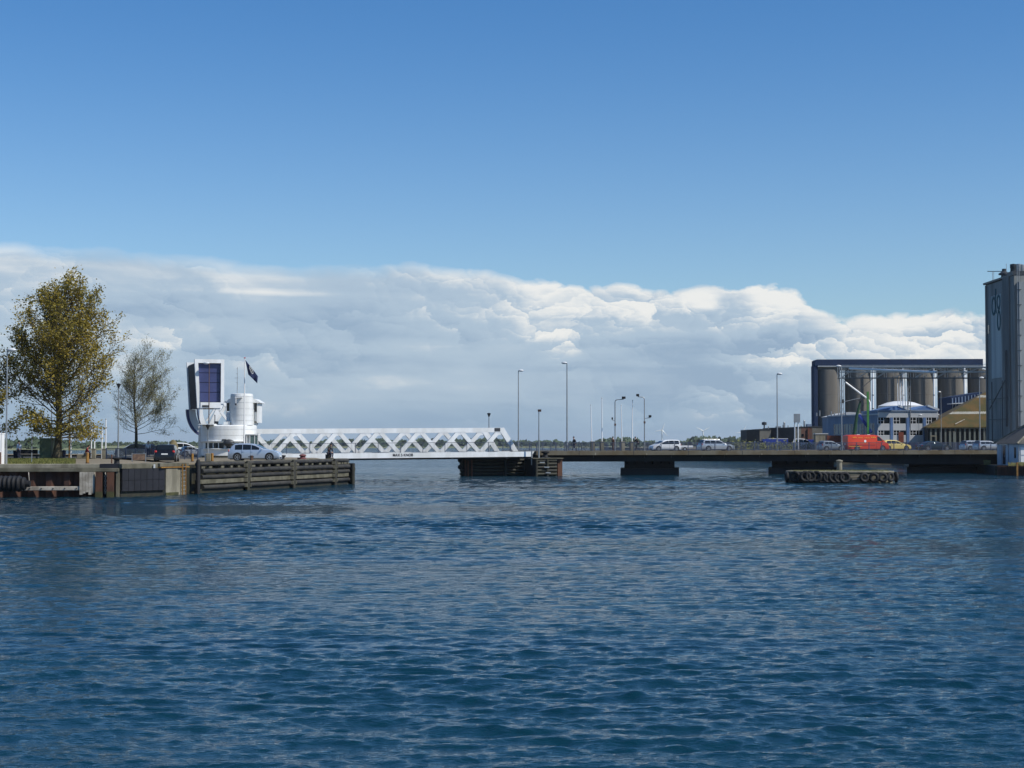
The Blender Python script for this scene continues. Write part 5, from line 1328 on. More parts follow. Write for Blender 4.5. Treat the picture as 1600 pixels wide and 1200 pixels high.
def gantry():
    Y = 336.; s_ = Y / F; L = G(1316, Y, 2.45); t = thing('conveyor_gantry', 'grey steel lattice conveyor gantry with white pipe crossing before the silos', 'conveyor', L)
    x1 = G(1574, Y - 61).x - L.x; zt = Z(573.5, Y) - 2.45; zb = Z(590.5, Y) - 2.45; zm = Z(581, Y) - 2.45
    dy = -61.
    def pt(x, y, z): return (x, y + dy * x / x1, H - 2.45 + (z + 2.45 - H) * (1 + dy * x / x1 / Y))
    for y in (0, 1.8):
        for z in (zt, zb, zm): MB().beam(pt(0, y, z), pt(x1, y, z), .16, .16).build('chord', steel_d if z == zb else steel, t)
        n = 16; m = MB()
        for k in range(n):
            xa, xb = x1 * k / n, x1 * (k + 1) / n
            m.beam(pt(xa, y, zb), pt(xb, y, zm) if k % 2 == 0 else pt(xb, y, zb), .08, .08); m.beam(pt(xa, y, zb), pt(xa, y, zt), .08, .08)
            m.beam(pt(xa, y, zm if k % 2 else zt), pt(xb, y, zt if k % 2 else zm), .06, .06)
        m.build('lattice', steel, t)
    MB().beam(pt(0, .9, zb - .05), pt(x1, .9, zb - .05), 1.7, .06).build('walkway', steel_d, t)
    MB().tube([pt(.9, -.15, Z(576, Y) - 2.45), pt(x1 * .62, -.15, Z(577.5, Y - 12) - 2.45)], .22, 12).build('white_pipe', white2, t, smooth=True)
    for (px, w, mt) in ((1316, .5, steel), (1364, .3, white2), (1369.5, .35, steel)):
        x = (px - 1316) * s_; m = MB()
        for (a, b) in ((-w / 2, 0), (w / 2, 0), (-w / 2, 1.8), (w / 2, 1.8)): m.beam((x + a, b + dy * x / x1, 0), pt(x + a, b, zt if px != 1364 else zb), .12, .12)
        k = 0.
        while k < zb - 1.5: m.beam((x - w / 2, dy * x / x1, k), (x + w / 2, dy * x / x1, k + 1.2), .06, .06); m.beam((x - w / 2, dy * x / x1, k), (x + w / 2, dy * x / x1, k), .06, .06); k += 1.2
        m.build('trestle', mt, t)
    def q(px, py): return ((px - 1316) * s_, -.6, Z(py, Y) - 2.45)
    MB().tube([q(1319, 596), q(1355.5, 623.5), q(1359, 629), q(1359, 643)], .17, 10).build('chute', white2, t, smooth=True)
    MB().beam(q(1319, 593), q(1343, 609), .1, .12).build('brace', steel_d, t); MB().beam(q(1343, 609), q(1363, 592), .1, .12).build('brace', steel_d, t)
    MB().beam(q(1317, 628), q(1343, 622), .12, .12).build('brace', steel, t); MB().beam(q(1341, 630), q(1359, 630), .08, .08).build('brace', steel_d, t)
    MB().box(q(1314, 0)[0], q(1318, 0)[0], -.7, -.3, Z(630, Y) - 2.45, Z(624, Y) - 2.45).build('hopper', black, t)
    MB().tube([q(1386, 592), q(1386, 641)], .13, 8).build('drop_pipe', steel_d, t)
    for k in range(11):
        xx = x1 * (k + .5) / 11; MB().beam(pt(xx, -.2, zt - .1), pt(xx, -.2, zt + .45), .06, .06, (0, 1, 0)).build('rail_stanchion', steel, t)
    MB().beam(pt(0, -.2, zt + .45), pt(x1, -.2, zt + .45), .05, .05).build('handrail', steel, t)
    # elevator end junction box
    xx = G(1569, Y - 61).x - L.x; MB().box(xx - .5, xx + .4, dy - .8, dy + 1.8, Z(592, 275) - 2.45, Z(569, 275) - 2.45).build('junction', steel_d, t)
gantry()

def elevator():
    x0 = G(1541.5, 274).x; ya, yb = 257.5, 274.; x1 = x0 + 22
    t = thing('grain_elevator', 'tall grey concrete grain elevator tower at the right edge', 'tower', (x0, ya, 2.45)); zt = Z(446.5, yb) - 2.45
    D = yb - ya
    MB().box(.0, 22, 5.6, D, 0, zt).build('tower', elev_m, t)
    MB().box(-.35, 22, 2.2, 5.58, 0, zt + .1).build('stair_shaft', elev_m, t); 
    MB().box(-.15, 22, 5.0 - 5, 2.18, 0, zt + .05).build('front_bay', elev_m, t)
    MB().box(-.25, 22.2, -.05, D + .2, zt + .11, zt + .42).build('roof_slab', steel_d, t)
    # painted pale panel with the logo on the left flank
    MB().box(-.06, -.003, 7.3, 12.9, zt - 15.5, zt - 2.1).build('pale_panel', elev_l, t)
    for y in (7.2, 13.0, 15.4): MB().box(-.10, -.003, y - .08, y + .08, 0, zt - (0 if y > 15 else 16)).build('pilaster_joint', steel_d, t)
    # logo: letters built as rounded strokes, d l with the g dropped below
    def stroke(pts_, w):
        m = MB()
        for a, b in zip(pts_, pts_[1:]):
            m.beam((-.10, a[0], a[1]), (-.10, b[0], b[1]), w, .06, (1, 0, 0))
        return m
    def oval(cy, cz, ry, rz_, n=22): return [(cy + ry * math.cos(2 * math.pi * k / n), cz + rz_ * math.sin(2 * math.pi * k / n)) for k in range(n + 1)]
    # y runs away from the camera: text reads left to right = decreasing y
    zc = Z(474, 266) - 2.45
    k = .115
    stroke(oval(11.3, zc - .2, .95, 1.35), .42).build('logo_letter', teal, t)
    stroke([(10.2, zc + 2.5), (10.2, zc - .3), (9.9, zc - 1.5)], .42).build('logo_letter', teal, t)
    stroke(oval(8.6, zc + .25, .78, 1.0), .40).build('logo_letter', teal, t)
    stroke([(8.1, zc - .7), (8.9, zc - 1.3)], .40).build('logo_letter', teal, t)
    stroke(oval(8.5, zc - 2.75, .78, 1.45), .40).build('logo_letter', teal, t)
    for (y, py) in ((14.4, 510), (6.2, 503)):
        z_ = Z(py, 268) - 2.45; MB().box(-.08, -.003, y - .35, y + .35, z_ - .9, z_ + .5).build('window', glass, t)
    for k in range(1, 14):
        z_ = zt * k / 14; MB().box(-.012, -.003, 5.62, D - .02, z_, z_ + .05).build('pour_joint', elev_m, t)
    for (y, z_, hh_, ww_) in ((15.9, zt - 7, 6, .5), (14.0, zt - 3, 9, .35), (6.5, zt - 4, 8, .4), (6.9, zt - 14, 7, .5), (12.2, zt - 19, 6, .7), (9.6, zt - 21, 9, .5), (14.8, zt - 20, 7, .6)):
        MB().box(-.016, -.004, y - ww_ / 2, y + ww_ / 2, max(.5, z_ - hh_), z_).build('rain_streak', elev_m, t)
    # pipes and platforms low on the flank
    for y, a, b in ((3.6, 4, 16), (3.0, 4, 16)): MB().tube([(-.55, y, a), (-.55, y, b)], .07, 6).build('pipe', steel_d, t)
    for z_ in (2.0, 5.2, 8.5): MB().beam((-.5, 3, z_), (-.5, 13, z_), .1, .1).build('cable_tray', steel_d, t)
    MB().beam((-.6, 4.0, 11.2), (-.6, 12.5, 6.9), .12, .14).build('brace', steel_d, t)
    # lighter front column with ladder at the picture edge
    xf = G(1594, 257).x - x0
    MB().box(xf, 22, -.9, -.06, 0, zt - 1).build('front_column', M('pale_column', (.30, .33, .34), .85, col2=(.2, .22, .23), scale=.5, var=.2, streak=6), t)
    for s2 in (xf - .35, xf - .05): MB().tube([(s2, -1.1, 0), (s2, -1.1, zt + 1.5)], .05, 6).build('ladder_stile', steel, t)
    k = 1.6
    while k < zt: MB().box(xf - .42, xf + .25, -1.25, -.92, k, k + .06).build('ladder_landing', steel_d, t); k += 2.35
    # roof equipment
    def q(px, py, dy=6): return (G(px, ya + dy).x - x0, dy, Z(py, ya + dy) - 2.45)
    a = q(1546, 424, 14); b = q(1570, 424, 10); MB().beam(a, b, .1, .12).build('davit_beam', steel_d, t)
    for px in (1553.6, 1555.6): p = q(px, 424, 13); MB().beam((p[0], p[1], zt), p, .06, .06).build('davit_leg', steel, t)
    p = q(1570, 428, 9); MB().lathe([(.5, zt + .4), (.5, zt + 1.0), (.9, zt + 1.05), (.9, zt + 1.25), (.35, zt + 1.6), (.35, zt + 2.0), (.01, zt + 2.05)], (p[0] + .2, p[1], 0), 14).build('ventilator', steel_d, t, smooth=True)
    p = q(1575.5, 412, 9); MB().tube([(p[0], p[1], zt), (p[0], p[1], p[2])], .04, 5).build('mast', steel, t)
    p = q(1577, 429, 7); MB().lathe([(.7, zt + .42), (.7, zt + .8), (.01, zt + .9)], (p[0], p[1], 0), 14).build('vent_cap', steel_d, t)
    for (px, top, w, hh) in ((1586.5, 412, .52, 1.5), (1594, 412, .6, 2.6), (1599, 413, .6, 2.6)):
        p = q(px, top, 2.5); MB().lathe([(w * .4, zt + .4), (w * .4, p[2] - hh), (w, p[2] - hh + .05), (w * .9, p[2] - hh * .5), (w, p[2] - hh * .45), (w, p[2] - .1), (.01, p[2])], (p[0], p[1], 0), 14).build('cyclone', steel_d if px < 1590 else steel, t, smooth=True)
    p = q(1588, 428, 3); MB().box(p[0] - .8, p[0] + 3, 1.5, 4, zt + .43, zt + .9).build('plant_room', steel_d, t)
elevator()

def office():
    Y = 308.; s_ = Y / F; L = G(1372, Y, 2.45); t = thing('office_building', 'two storey office with white bands, blue pilasters and a blue grey wing', 'office', L)
    def X(px): return G(px, Y).x - L.x
    def zz(py): return Z(py, Y) - 2.45
    x1 = X(1466)
    MB().box(0, x1, .12, 14, 0, zz(643)).build('core_wall', blue_wall, t)
    MB().box(-.1, x1, -.15, 14.1, zz(643), zz(640.5)).build('roof_edge', blue_wall, t)
    for a, b in ((652.3, 644), (672.5, 663.0), (691, 681)): MB().box(0, x1, -.02, .118, zz(a), zz(b)).build('white_band', office_w, t)
    for a, b in ((1391.5, 1395.5), (1417, 1421), (1443, 1447)): MB().box(X(a), X(b), -.10, .118 - .1, 0, zz(652.5)).build('pilaster', blue_strong, t)
    for (za, zb_) in ((662.8, 652.5), (680.8, 672.7)):
        for a, b in ((1371.5, 1391), (1396, 1416.5), (1421.5, 1442.5), (1447.5, 1464)):
            w = MB().box(X(a), X(b), .03, .117, zz(za), zz(zb_)).build('window', glass, t)
            f = MB(); W_ = X(b) - X(a)
            for q_ in (0, .22, .48, .97): f.box(X(a) + W_ * q_, X(a) + W_ * q_ + .07, -.01, .029, zz(za), zz(zb_))
            f.box(X(a), X(b), -.012, .029, zz(za), zz(za) + .1); f.box(X(a), X(a) + W_ * .5, -.012, .029, (zz(za) + zz(zb_)) / 2, (zz(za) + zz(zb_)) / 2 + .06)
            f.build('window_frame', white2, w)
    MB().box(X(1404), X(1412), -.15, -.03, 0, zz(675)).build('door', red_b, t)
    # left wing running back
    a = Vector((G(1294.5, Y + 24).x - L.x, 24, 0)); b = Vector((0, 0, 0)); d = (b - a); ln_ = d.length; d.normalize(); nrm = Vector((d.y, -d.x, 0))
    def pt(s, o): p = a + d * s + nrm * o; return (p.x, p.y)
    zh = Z(651.5, Y + 24) - 2.45; zh2 = zz(646)
    m = MB(); A0, A1, B1, B0 = pt(0, 0), pt(ln_, 0), pt(ln_, -12), pt(0, -12); h0 = zh
    m.slab([A0, A1, B1, B0], 0, h0); m.build('wing_wall', blue_wall, t)
    MB().slab([pt(-.2, .2), pt(ln_, .2), pt(ln_, -12.2), pt(-.2, -12.2)], h0, h0 + .25).build('wing_roof_edge', office_w, t)
    for k in range(8):
        s0 = 3.0 + k * (ln_ - 4) / 8
        for z0, z1 in ((h0 - 3.6, h0 - 1.5), (h0 - 6.6, h0 - 4.9)):
            for j in range(2):
                s1 = s0 + j * 1.15
                MB().slab([pt(s1, .05), pt(s1 + .9, .05), pt(s1 + .9, .003), pt(s1, .003)], z0, z1).build('window', glass_l if (k + j) % 2 else glass, t)
                MB().slab([pt(s1 + .92, .07), pt(s1 + 1.0, .07), pt(s1 + 1.0, .003), pt(s1 + .92, .003)], z0, z1).build('window_post', office_w, t)
    # roof lights (triangular) and pipes
    for pa, pb, pk in ((1378, 1424, 1406), (1426, 1470, 1452)):
        m = MB().prism([(X(pa), zz(640.4)), (X(pb), zz(640.4)), (X(pk), zz(633.5))], 1, 12); m.build('gable_roof', blue_strong, t)
        MB().beam((X(pk), .95, zz(633.4)), (X(pb), .95, zz(640.2)), .12, .35).build('verge', office_w, t)
    for px in (1298, 1303, 1322, 1327, 1345): MB().tube([(X(px), 14, h0), (X(px), 14, h0 + random.uniform(.6, 1.5))], .12, 8).build('roof_vent', steel, t)
    # tank with domed roof behind
    c = G(1408, 334, 2.45); k = thing('storage_tank', 'white domed storage tank rising behind the office roof', 'tank', c); r = 35 * 334 / F; zt = Z(634.5, 334) - 2.45
    MB().lathe([(r, 0), (r, zt)], n=48).build('shell', office_w, k, smooth=True); MB().lathe([(r + .08, zt), (r * .6, Z(629, 334) - 2.45), (r * .3, Z(627, 334) - 2.45), (.01, Z(626.5, 334) - 2.45)], n=48).build('dome', white2, k, smooth=True)
    c = G(1324, 345, 2.45); k = thing('ridged_roof_shed', 'pale ridged roof behind the blue grey wing', 'shed', c); z0, z1 = Z(651, 345) - 2.45, Z(644.5, 345) - 2.45
    m = MB().prism([(-3.8, z0), (4.2, z0 + .3), (2.0, z1), (.6, z1 + .1), (-.5, z1 - .05)], 0, 9); m.build('roof', office_w, k); MB().box(-3.5, 4, .2, 8.8, 0, z0).build('wall', blue_wall, k)
    # blue-panel long shed and light roof behind warehouse
    c = G(1511, 336, 2.45); k = thing('ribbed_shed', 'dark blue ribbed building above the left end of the mossy roof', 'building', c); w = 24 * 336 / F; z1 = Z(617.5, 336) - 2.45
    m = MB().prism([(-w, 0), (w, 0), (w, z1 + .7), (-w, z1 - .35)], 0, 10); m.build('wall', blue_roof, k)
    for j in range(10): x = -w + .2 + j * (2 * w - .4) / 9; MB().box(x - .05, x + .12, -.12, -.003, 0, z1 - .6 + j * .1).build('rib', blue_wall, k)
    MB().prism([(-w - .9, Z(632, 336) - 2.45), (w * .0, Z(630.5, 336) - 2.45), (w * .0, Z(629, 336) - 2.45), (-w - .9, Z(630.8, 336) - 2.45)], -4, -.2).build('flat_canopy', office_w, k)
office()

def warehouse():
    Y = 301.; L = G(1450, Y, 2.45); t = thing('warehouse', 'long shed with mossy brown roof, pale roof strips and pilastered dark wall', 'warehouse', L)
    def X(px, y=0): return G(px, Y + y).x - L.x
    def zz(py, y=0): return Z(py, Y + y) - 2.45
    xa, xb = X(1448), X(1562); ze = zz(667.5)
    MB().slab([(xa + .4, .5), (xb, .5), (xb, 20), (xa + 3.2, 20)], 0, ze - .02).build('wall', warewall, t)
    for k in range(12):
        x = X(1454 + k * 7.6); MB().box(x, x + .30, .2, .498, 0, ze - .05).build('pilaster', warepil, t)
    MB().box(xa + .1, xb, .0, .5, ze - .25, ze).build('eaves', warepil, t)
    # hipped roof plane, thick
    zr = zz(604, 11); xr = X(1556, 11)
    def rp(px, py, y): return None
    a = (xa, -.1, ze); b = (xb, -.1, ze + .1); c = (xb + 3, 11, zr); d = (xr, 11, zr)
    m = MB(); m.poly([a, b, c, d]); m.poly([(a[0], a[1], a[2] - .15), (d[0], d[1], d[2] - .15), (c[0], c[1], c[2] - .15), (b[0], b[1], b[2] - .15)])
    m.poly([a, d, (xr, 11, zr - .15), (a[0], a[1], a[2] - .15)]); m.poly([a, (xa, -.1, ze - .15), (xb, -.1, ze - .05), b])
    e = (xa + 3.0, 22, ze); m.poly([a, d, e]); m.poly([e, d, c, (xb, 22, ze)])
    m.build('roof', moss, t)
    def onroof(u_, v_, o=.03):   # u across, v up the slope
        p = Vector(a).lerp(Vector(d), v_); q = Vector(b).lerp(Vector(c), v_); r_ = p.lerp(q, u_)
        nrm = (Vector(b) - Vector(a)).cross(Vector(d) - Vector(a)).normalized(); return r_ + nrm * o
    for v0, v1, u0, u1 in ((.31, .37, .0, 1), (.72, .78, .0, 1)):
        n = 26
        for k in range(1):
            m = MB()
            for j in range(n):
                ua, ub = u0 + (u1 - u0) * j / n, u0 + (u1 - u0) * (j + .62) / n
                m.quad(onroof(ua, v0), onroof(ub, v0), onroof(ub, v1), onroof(ua, v1))
            m.build('skylight_strip', moss_w, t)
        m = MB(); m.quad(onroof(u0, v0 + .005, .015), onroof(u1, v0 + .005, .015), onroof(u1, v1 - .005, .015), onroof(u0, v1 - .005, .015)); m.build('skylight_sheet', M('grey_sheet', (.26, .25, .21), .8, var=.2), t)
    p, q = onroof(.36, .05, .2), onroof(.43, .16, .2); MB().beam(p, q, .12, .12).build('pole_on_roof', timber_w, t)
warehouse()

def brick_works():
    Y = 366.; L = G(1169, Y, 2.45); t = thing('works_building', 'low dark brick works with flat roof and small stacks left of the silos', 'building', L)
    def X(px, y=0): return G(px, Y + y).x - L.x
    def zz(py, y=0): return Z(py, Y + y) - 2.45
    # sections with differing walls (zig-zag frontage)
    secs = [(1169, 1187, 2.0, 0.0, 672.5, brick_d), (1187, 1205, 0, 0, 671.5, brick_g), (1205, 1239, .5, -4, 669.5, brick_d), (1239, 1247, -4, -4, 668.5, brick_g), (1247, 1264, -4, -4, 668, brick_r), (1264, 1290, -4, -4, 667.5, brick_g)]
    for (a, b, ya, yb, top, mt) in secs:
        h = zz(top); m = MB().slab([(X(a) + .01, ya), (X(b) - .01, yb), (X(b) - .01, 12), (X(a) + .01, 12)], 0, h); m.build('wall', mt, t)
        MB().slab([(X(a) - .0, ya - .1), (X(b) - .02, yb - .1), (X(b) - .02, 12.1), (X(a), 12.1)], h + .01, h + .18).build('roof_edge', steel_d, t)
    MB().box(X(1248), X(1251), -4.08, -4.003, zz(682), zz(678)).build('window', glass, t); MB().tube([(X(1258), -4.2, 0), (X(1258), -4.2, zz(669))], .12, 8).build('red_pipe', red_b, t)
    h = zz(669)
    MB().lathe([(.15, h), (.15, h + .7), (.55, h + .75), (.55, h + 1.3), (.1, h + 1.45)], (X(1197.5), 3, 0), 14).build('roof_cowl', steel_d, t)
    for px, top, w in ((1203, 666, .12), (1228, 660, .22), (1226.5, 664, .18), (1234, 665, .1), (1254.5, 665, .1), (1259.5, 657.5, .2)):
        MB().tube([(X(px), 2, h - .2), (X(px), 2, zz(top)), (X(px), 2, zz(top) + .12)], [w, w, w * .6], 10).build('stack', steel, t)
    MB().box(X(1215), X(1222), 1, 3, h, zz(666)).build('roof_unit', steel, t); MB().box(X(1263), X(1270), 1, 3, h, zz(662.5)).build('roof_unit', blue_wall, t)
brick_works()
def blue_lorry():
    t = thing('lorry_trailer', 'royal blue curtain side lorry parked before the dark brick works', 'lorry', G(1212, 357, 2.45)); s_ = 357 / F
    w = 19.5 * s_; z1 = Z(685.5, 357) - 2.45; MB().box(-w, w, 0, 2.4, .9, z1 - .05).build('curtain', royal, t); MB().box(-w * .55, w, -.02, 2.42, z1 - .049, z1 + .08).build('roof', lamp_g, t); MB().box(-w, w, .3, 2.1, .6, .89).build('chassis', steel_d, t)
    for x in (-w * .7, w * .55, w * .8): 
        ww_ = bpy.data.objects.new('wheel', None); COL.objects.link(ww_); ww_.parent = t; ww_.location = (x, .2, .48); MB().torus((0, 0, 0), .34, .14, 'y', 20, 8).build('tyre', tyre_m, ww_, smooth=True); MB().tube([(0, -.06, 0), (0, .06, 0)], .25, 14).build('rim', rim_m, ww_)
    MB().box(-w - 1.6, -w - .05, .1, 2.3, .7, z1 - .5).build('cab', navy_c, t, bevel=.08); MB().box(-w - 1.3, -w - .5, .07, .098, 1.7, z1 - .8).build('cab_window', glass, t)
    # parked van far right of the works and crates
    car('mpv', 'small white van parked before the red brown brick wall', white_c, G(1256, 357, 2.45), 0, 5.2, 1.9, 2.4)
    c = thing('blue_container', 'small blue container between the works and the first silo', 'container', G(1266, 357, 2.45)); MB().box(-.9, .9, 0, 1.5, 0, 2.2).build('box', royal, c)
    for k in range(6): MB().box(-.85 + k * .33, -.80 + k * .33, -.05, -.003, .1, 2.1).build('rib', royal, c)
    c = thing('skip', 'red brown steel container before the blue grey office wing', 'container', G(1305, 318, 2.45)); MB().prism([(-1.5, Z(690, 318) - 2.45 - 1.0), (1.5, Z(690, 318) - 2.45 - 1.0), (1.5, Z(680.5, 318) - 2.45), (-1.5, Z(680.5, 318) - 2.45)], 0, 2).build('body', red_b, c)
    MB().box(-1.4, 1.4, .2, 1.8, 0, Z(690, 318) - 2.45 - 1.02).build('base', steel_d, c)
    c = thing('pale_cabin', 'beige cabin at the foot of the leftmost silo', 'cabin', G(1285, 345, 2.45)); MB().box(-1.4, 1.4, 0, 2, 0, Z(678.5, 345) - 2.45).build('wall', conc_l, c); MB().box(-1.5, 1.5, -.1, 2.1, Z(678.5, 345) - 2.45 + .003, Z(677, 345) - 2.45).build('roof', office_w, c)
    # sign on two posts
    s = thing('road_sign', 'large grey sign seen from behind on two posts before the works', 'sign', G(1245.5, 221.5, DZ - .05)); sc = 221.5 / F
    z0, z1 = Z(659.5, 221.5) - DZ, Z(646, 221.5) - DZ; MB().box(-5 * sc, 5 * sc, -.04, .04, z0, z1).build('panel', steel, s)
    for x in (-3.4 * sc, 2.0 * sc): MB().tube([(x, .1, 0), (x, .1, z1 - .2)], .085, 8).build('post', lamp_g, s)
    for k in range(3): MB().box(-4.6 * sc, 4.6 * sc, .045, .08, z0 + (z1 - z0) * (.2 + .3 * k), z0 + (z1 - z0) * (.24 + .3 * k)).build('stiffener', steel_d, s)
blue_lorry()
def crane():
    Y = 305.; L = G(1345, Y, 2.45); t = thing('mobile_crane', 'green mobile crane with raised booms behind the red van', 'crane', L)
    def q(px, py, dy=0): p = P(px, py, Y); return (p.x - L.x, dy, p.z - 2.45)
    MB().tube([q(1333, 690), q(1335, 675), q(1338.5, 650), q(1344, 628), q(1346, 621)], [.34, .33, .28, .2, .14], 10).build('lower_boom', green_d, t, smooth=True)
    MB().box(q(1349, 0)[0], q(1352, 0)[0], -.5, -.1, 0, q(1350, 612)[2]).build('mast', green_b, t)
    MB().beam(q(1342, 648), q(1362, 676), .3, .45).build('blue_jib', royal, t); MB().beam(q(1341, 626, -.3), q(1350, 622, -.3), .3, .4).build('boom_head', steel_d, t)
    MB().beam(q(1343, 640), q(1336, 660), .15, .15).build('ram', steel, t); MB().box(-2.4, 2.6, -1, 1.2, .5, 1.4).build('chassis', green_d, t)
    MB().box(-2.4, -1.0, -1, 1.1, 1.41, 2.5).build('cab', green_b, t, bevel=.1)
    for x in (-1.7, 0, 1.7):
        w = bpy.data.objects.new('wheel', None); COL.objects.link(w); w.parent = t; w.location = (x, -1.05, .5); MB().torus((0, 0, 0), .35, .15, 'y', 20, 8).build('tyre', tyre_m, w, smooth=True); MB().tube([(0, -.06, 0), (0, .06, 0)], .26, 14).build('rim', rim_m, w)
crane()

def boathouse():
    Y = 200.; gz = Z(727, 204); L = G(1593, Y, gz); t = thing('boathouse', 'small pale boarded boathouse with slate roof at the right edge', 'boathouse', L)
    zw = Z(692.5, 204) - gz; D = 9.2
    def yy(px): return (L.x / ((px - 800) / F) / CP) - Y      # depth along the left wall for a picture column
    MB().box(0, 7, 0, D, 0, zw).build('wall', boat_w, t)
    for px in (1565.5, 1575.5, 1591.5): MB().box(-.03, -.003, yy(px) - .06, yy(px) + .06, 0, zw - .05).build('board_joint', navy_c, t)
    d_ = MB().box(-.04, -.003, yy(1571), yy(1567), .1, zw - .25).build('door', navy_c, t); MB().box(-.07, -.041, yy(1570.2), yy(1569.8), 1.0, 1.2).build('handle', steel, d_)
    MB().box(-.04, -.003, yy(1587.3), yy(1585), .9, zw - .5).build('window', glass, t)
    MB().box(-.10, -.003, yy(1575), yy(1562.5), zw - .22, zw - .12).build('lintel', white2, t)
    for z_ in (.25, 1.3): MB().box(.15, 3.2, -.04, -.003, z_, z_ + .9).build('white_panel', white2, t)
    for k in range(1, 12): MB().box(.0, 7, -.012, -.003, zw * k / 12, zw * k / 12 + .02).build('board_line', steel, t)
    xr = 3.2; zr = Z(661, Y + 4) - gz; y0, y1 = 2.6, D - 2.4; e = -.35; ez = zw - .06
    a, b, c, d = (e, e, ez), (7.35, e, ez), (7.35, D + .35, ez), (e, D + .35, ez); p, q = (xr, y0, zr), (xr, y1, zr)
    m = MB(); m.poly([a, b, p]); m.poly([b, c, q, p]); m.poly([c, d, q]); m.poly([d, a, p, q]); m.poly([a, d, c, b]); m.build('roof', slate, t)
    for (s_, f_) in ((a, p), (d, q)): MB().beam((s_[0], s_[1], s_[2] + .05), (f_[0], f_[1], f_[2] + .05), .16, .14).build('hip_ridge', conc_l, t)
    MB().beam((xr, y0, zr + .05), (xr, y1, zr + .05), .2, .16).build('ridge', conc, t)
    MB().box(xr - .35, xr + .3, y1 - 1.0, y1 - .4, zr - .3, zr + .75).build('chimney', office_w, t); MB().box(xr - .45, xr + .4, y1 - 1.1, y1 - .3, zr - .4, zr - .05).build('chimney_base', conc_l, t)
    MB().tube([(-.12, -.1, zw - .1), (-.12, -.1, .1)], .05, 6).build('drainpipe', steel, t)
    # small jetty bank in front
    q_ = MB().slab([(G(1538, 212).x, 212), (G(1560, 198).x, 199.5), (G(1640, 196).x, 196.5), (G(1640, 196).x + 30, 222), (G(1538, 212).x, 222)], -2, gz - .01); struct('bank', q_, timber_d)
    k = thing('sheet_piling', 'rusty short piling in front of the boathouse', 'quay wall', (G(1590, 196).x, 197, 0)); m = MB()
    for j in range(30):
        px = 1559 + j * 2.4; p = G(px, 198.9 - j * .085); m.box(p.x - .07, p.x + .07, p.y - .08, p.y + .02, -1, gz + .02 + .04 * math.sin(j * 2.3))
    m.build('boards', rust, k, world=True)
    MB().box(G(1587.5, 196.8).x - .1, G(1587.5, 196.8).x + .1, 196.3, 196.5, -1, gz + .45).build('mooring_post', ochre, k, world=True)
    rng = random.Random(4); m = MB()
    for j in range(900):
        px = rng.choice([rng.gauss(1595, 6), rng.gauss(1543, 2), rng.uniform(1575, 1620)]); Yy = 197.6 + rng.uniform(0, 2.0) if px > 1560 else 209 + rng.uniform(0, 1)
        p = G(px, Yy); h_ = rng.uniform(.08, .45) * (1 if px > 1560 else 1.3) ; a = rng.uniform(0, 3.1); w_ = .03
        m.quad((p.x - w_ * math.cos(a), p.y - w_ * math.sin(a), gz - .02), (p.x + w_ * math.cos(a), p.y + w_ * math.sin(a), gz - .02), (p.x + w_ + rng.uniform(-.1, .1), p.y, gz + h_), (p.x + rng.uniform(-.1, .1), p.y, gz + h_))
    tag(m.build('weeds', leaf_y), 'tufts of yellow green weeds on the bank before the boathouse', 'weeds', kind='stuff')
boathouse()
for px, lab in ((1484, 'left white post before the pilastered wall'), (1490.5, 'right white post before the pilastered wall')):
    t = thing('post', lab, 'post', G(px, 298, 2.45), 0, 'pale posts before the warehouse'); MB().box(-.12, .12, -.12, .12, 0, 3.4).build('shaft', warepil, t); MB().box(-.15, .15, -.15, .15, 3.401, 3.5).build('cap', conc_l, t)
t = thing('portal_frame', 'small pale doorway frame at the left end of the pilastered wall', 'doorway', G(1459, 298, 2.45)); MB().box(-.55, -.42, 0, .2, 0, 2.6).build('jamb', conc_l, t); MB().box(.42, .55, 0, .2, 0, 2.6).build('jamb', conc_l, t); MB().box(-.55, .55, 0, .2, 2.601, 2.8).build('lintel', conc_l, t)
# shrubs and brambles behind the right hand railing
sh = MB(); rng = random.Random(12)
for j in range(2600):
    px = rng.uniform(1140, 1290); Yy = rng.uniform(353, 358); p = G(px, Yy); z = 2.4 + abs(rng.gauss(0, .75)); a = rng.uniform(0, 6.28); s_ = rng.uniform(.08, .2); e = rng.uniform(-1, 1)
    A = Vector((math.cos(a), math.sin(a), e)).normalized() * s_; B = A.orthogonal().normalized() * s_; q0 = Vector((p.x, p.y, z)); sh.quad(q0 - A - B, q0 + A - B, q0 + A + B, q0 - A + B)
tag(sh.build('scrub', grass_m), 'low dry scrub growing behind the railing before the brick works', 'scrub', kind='stuff')

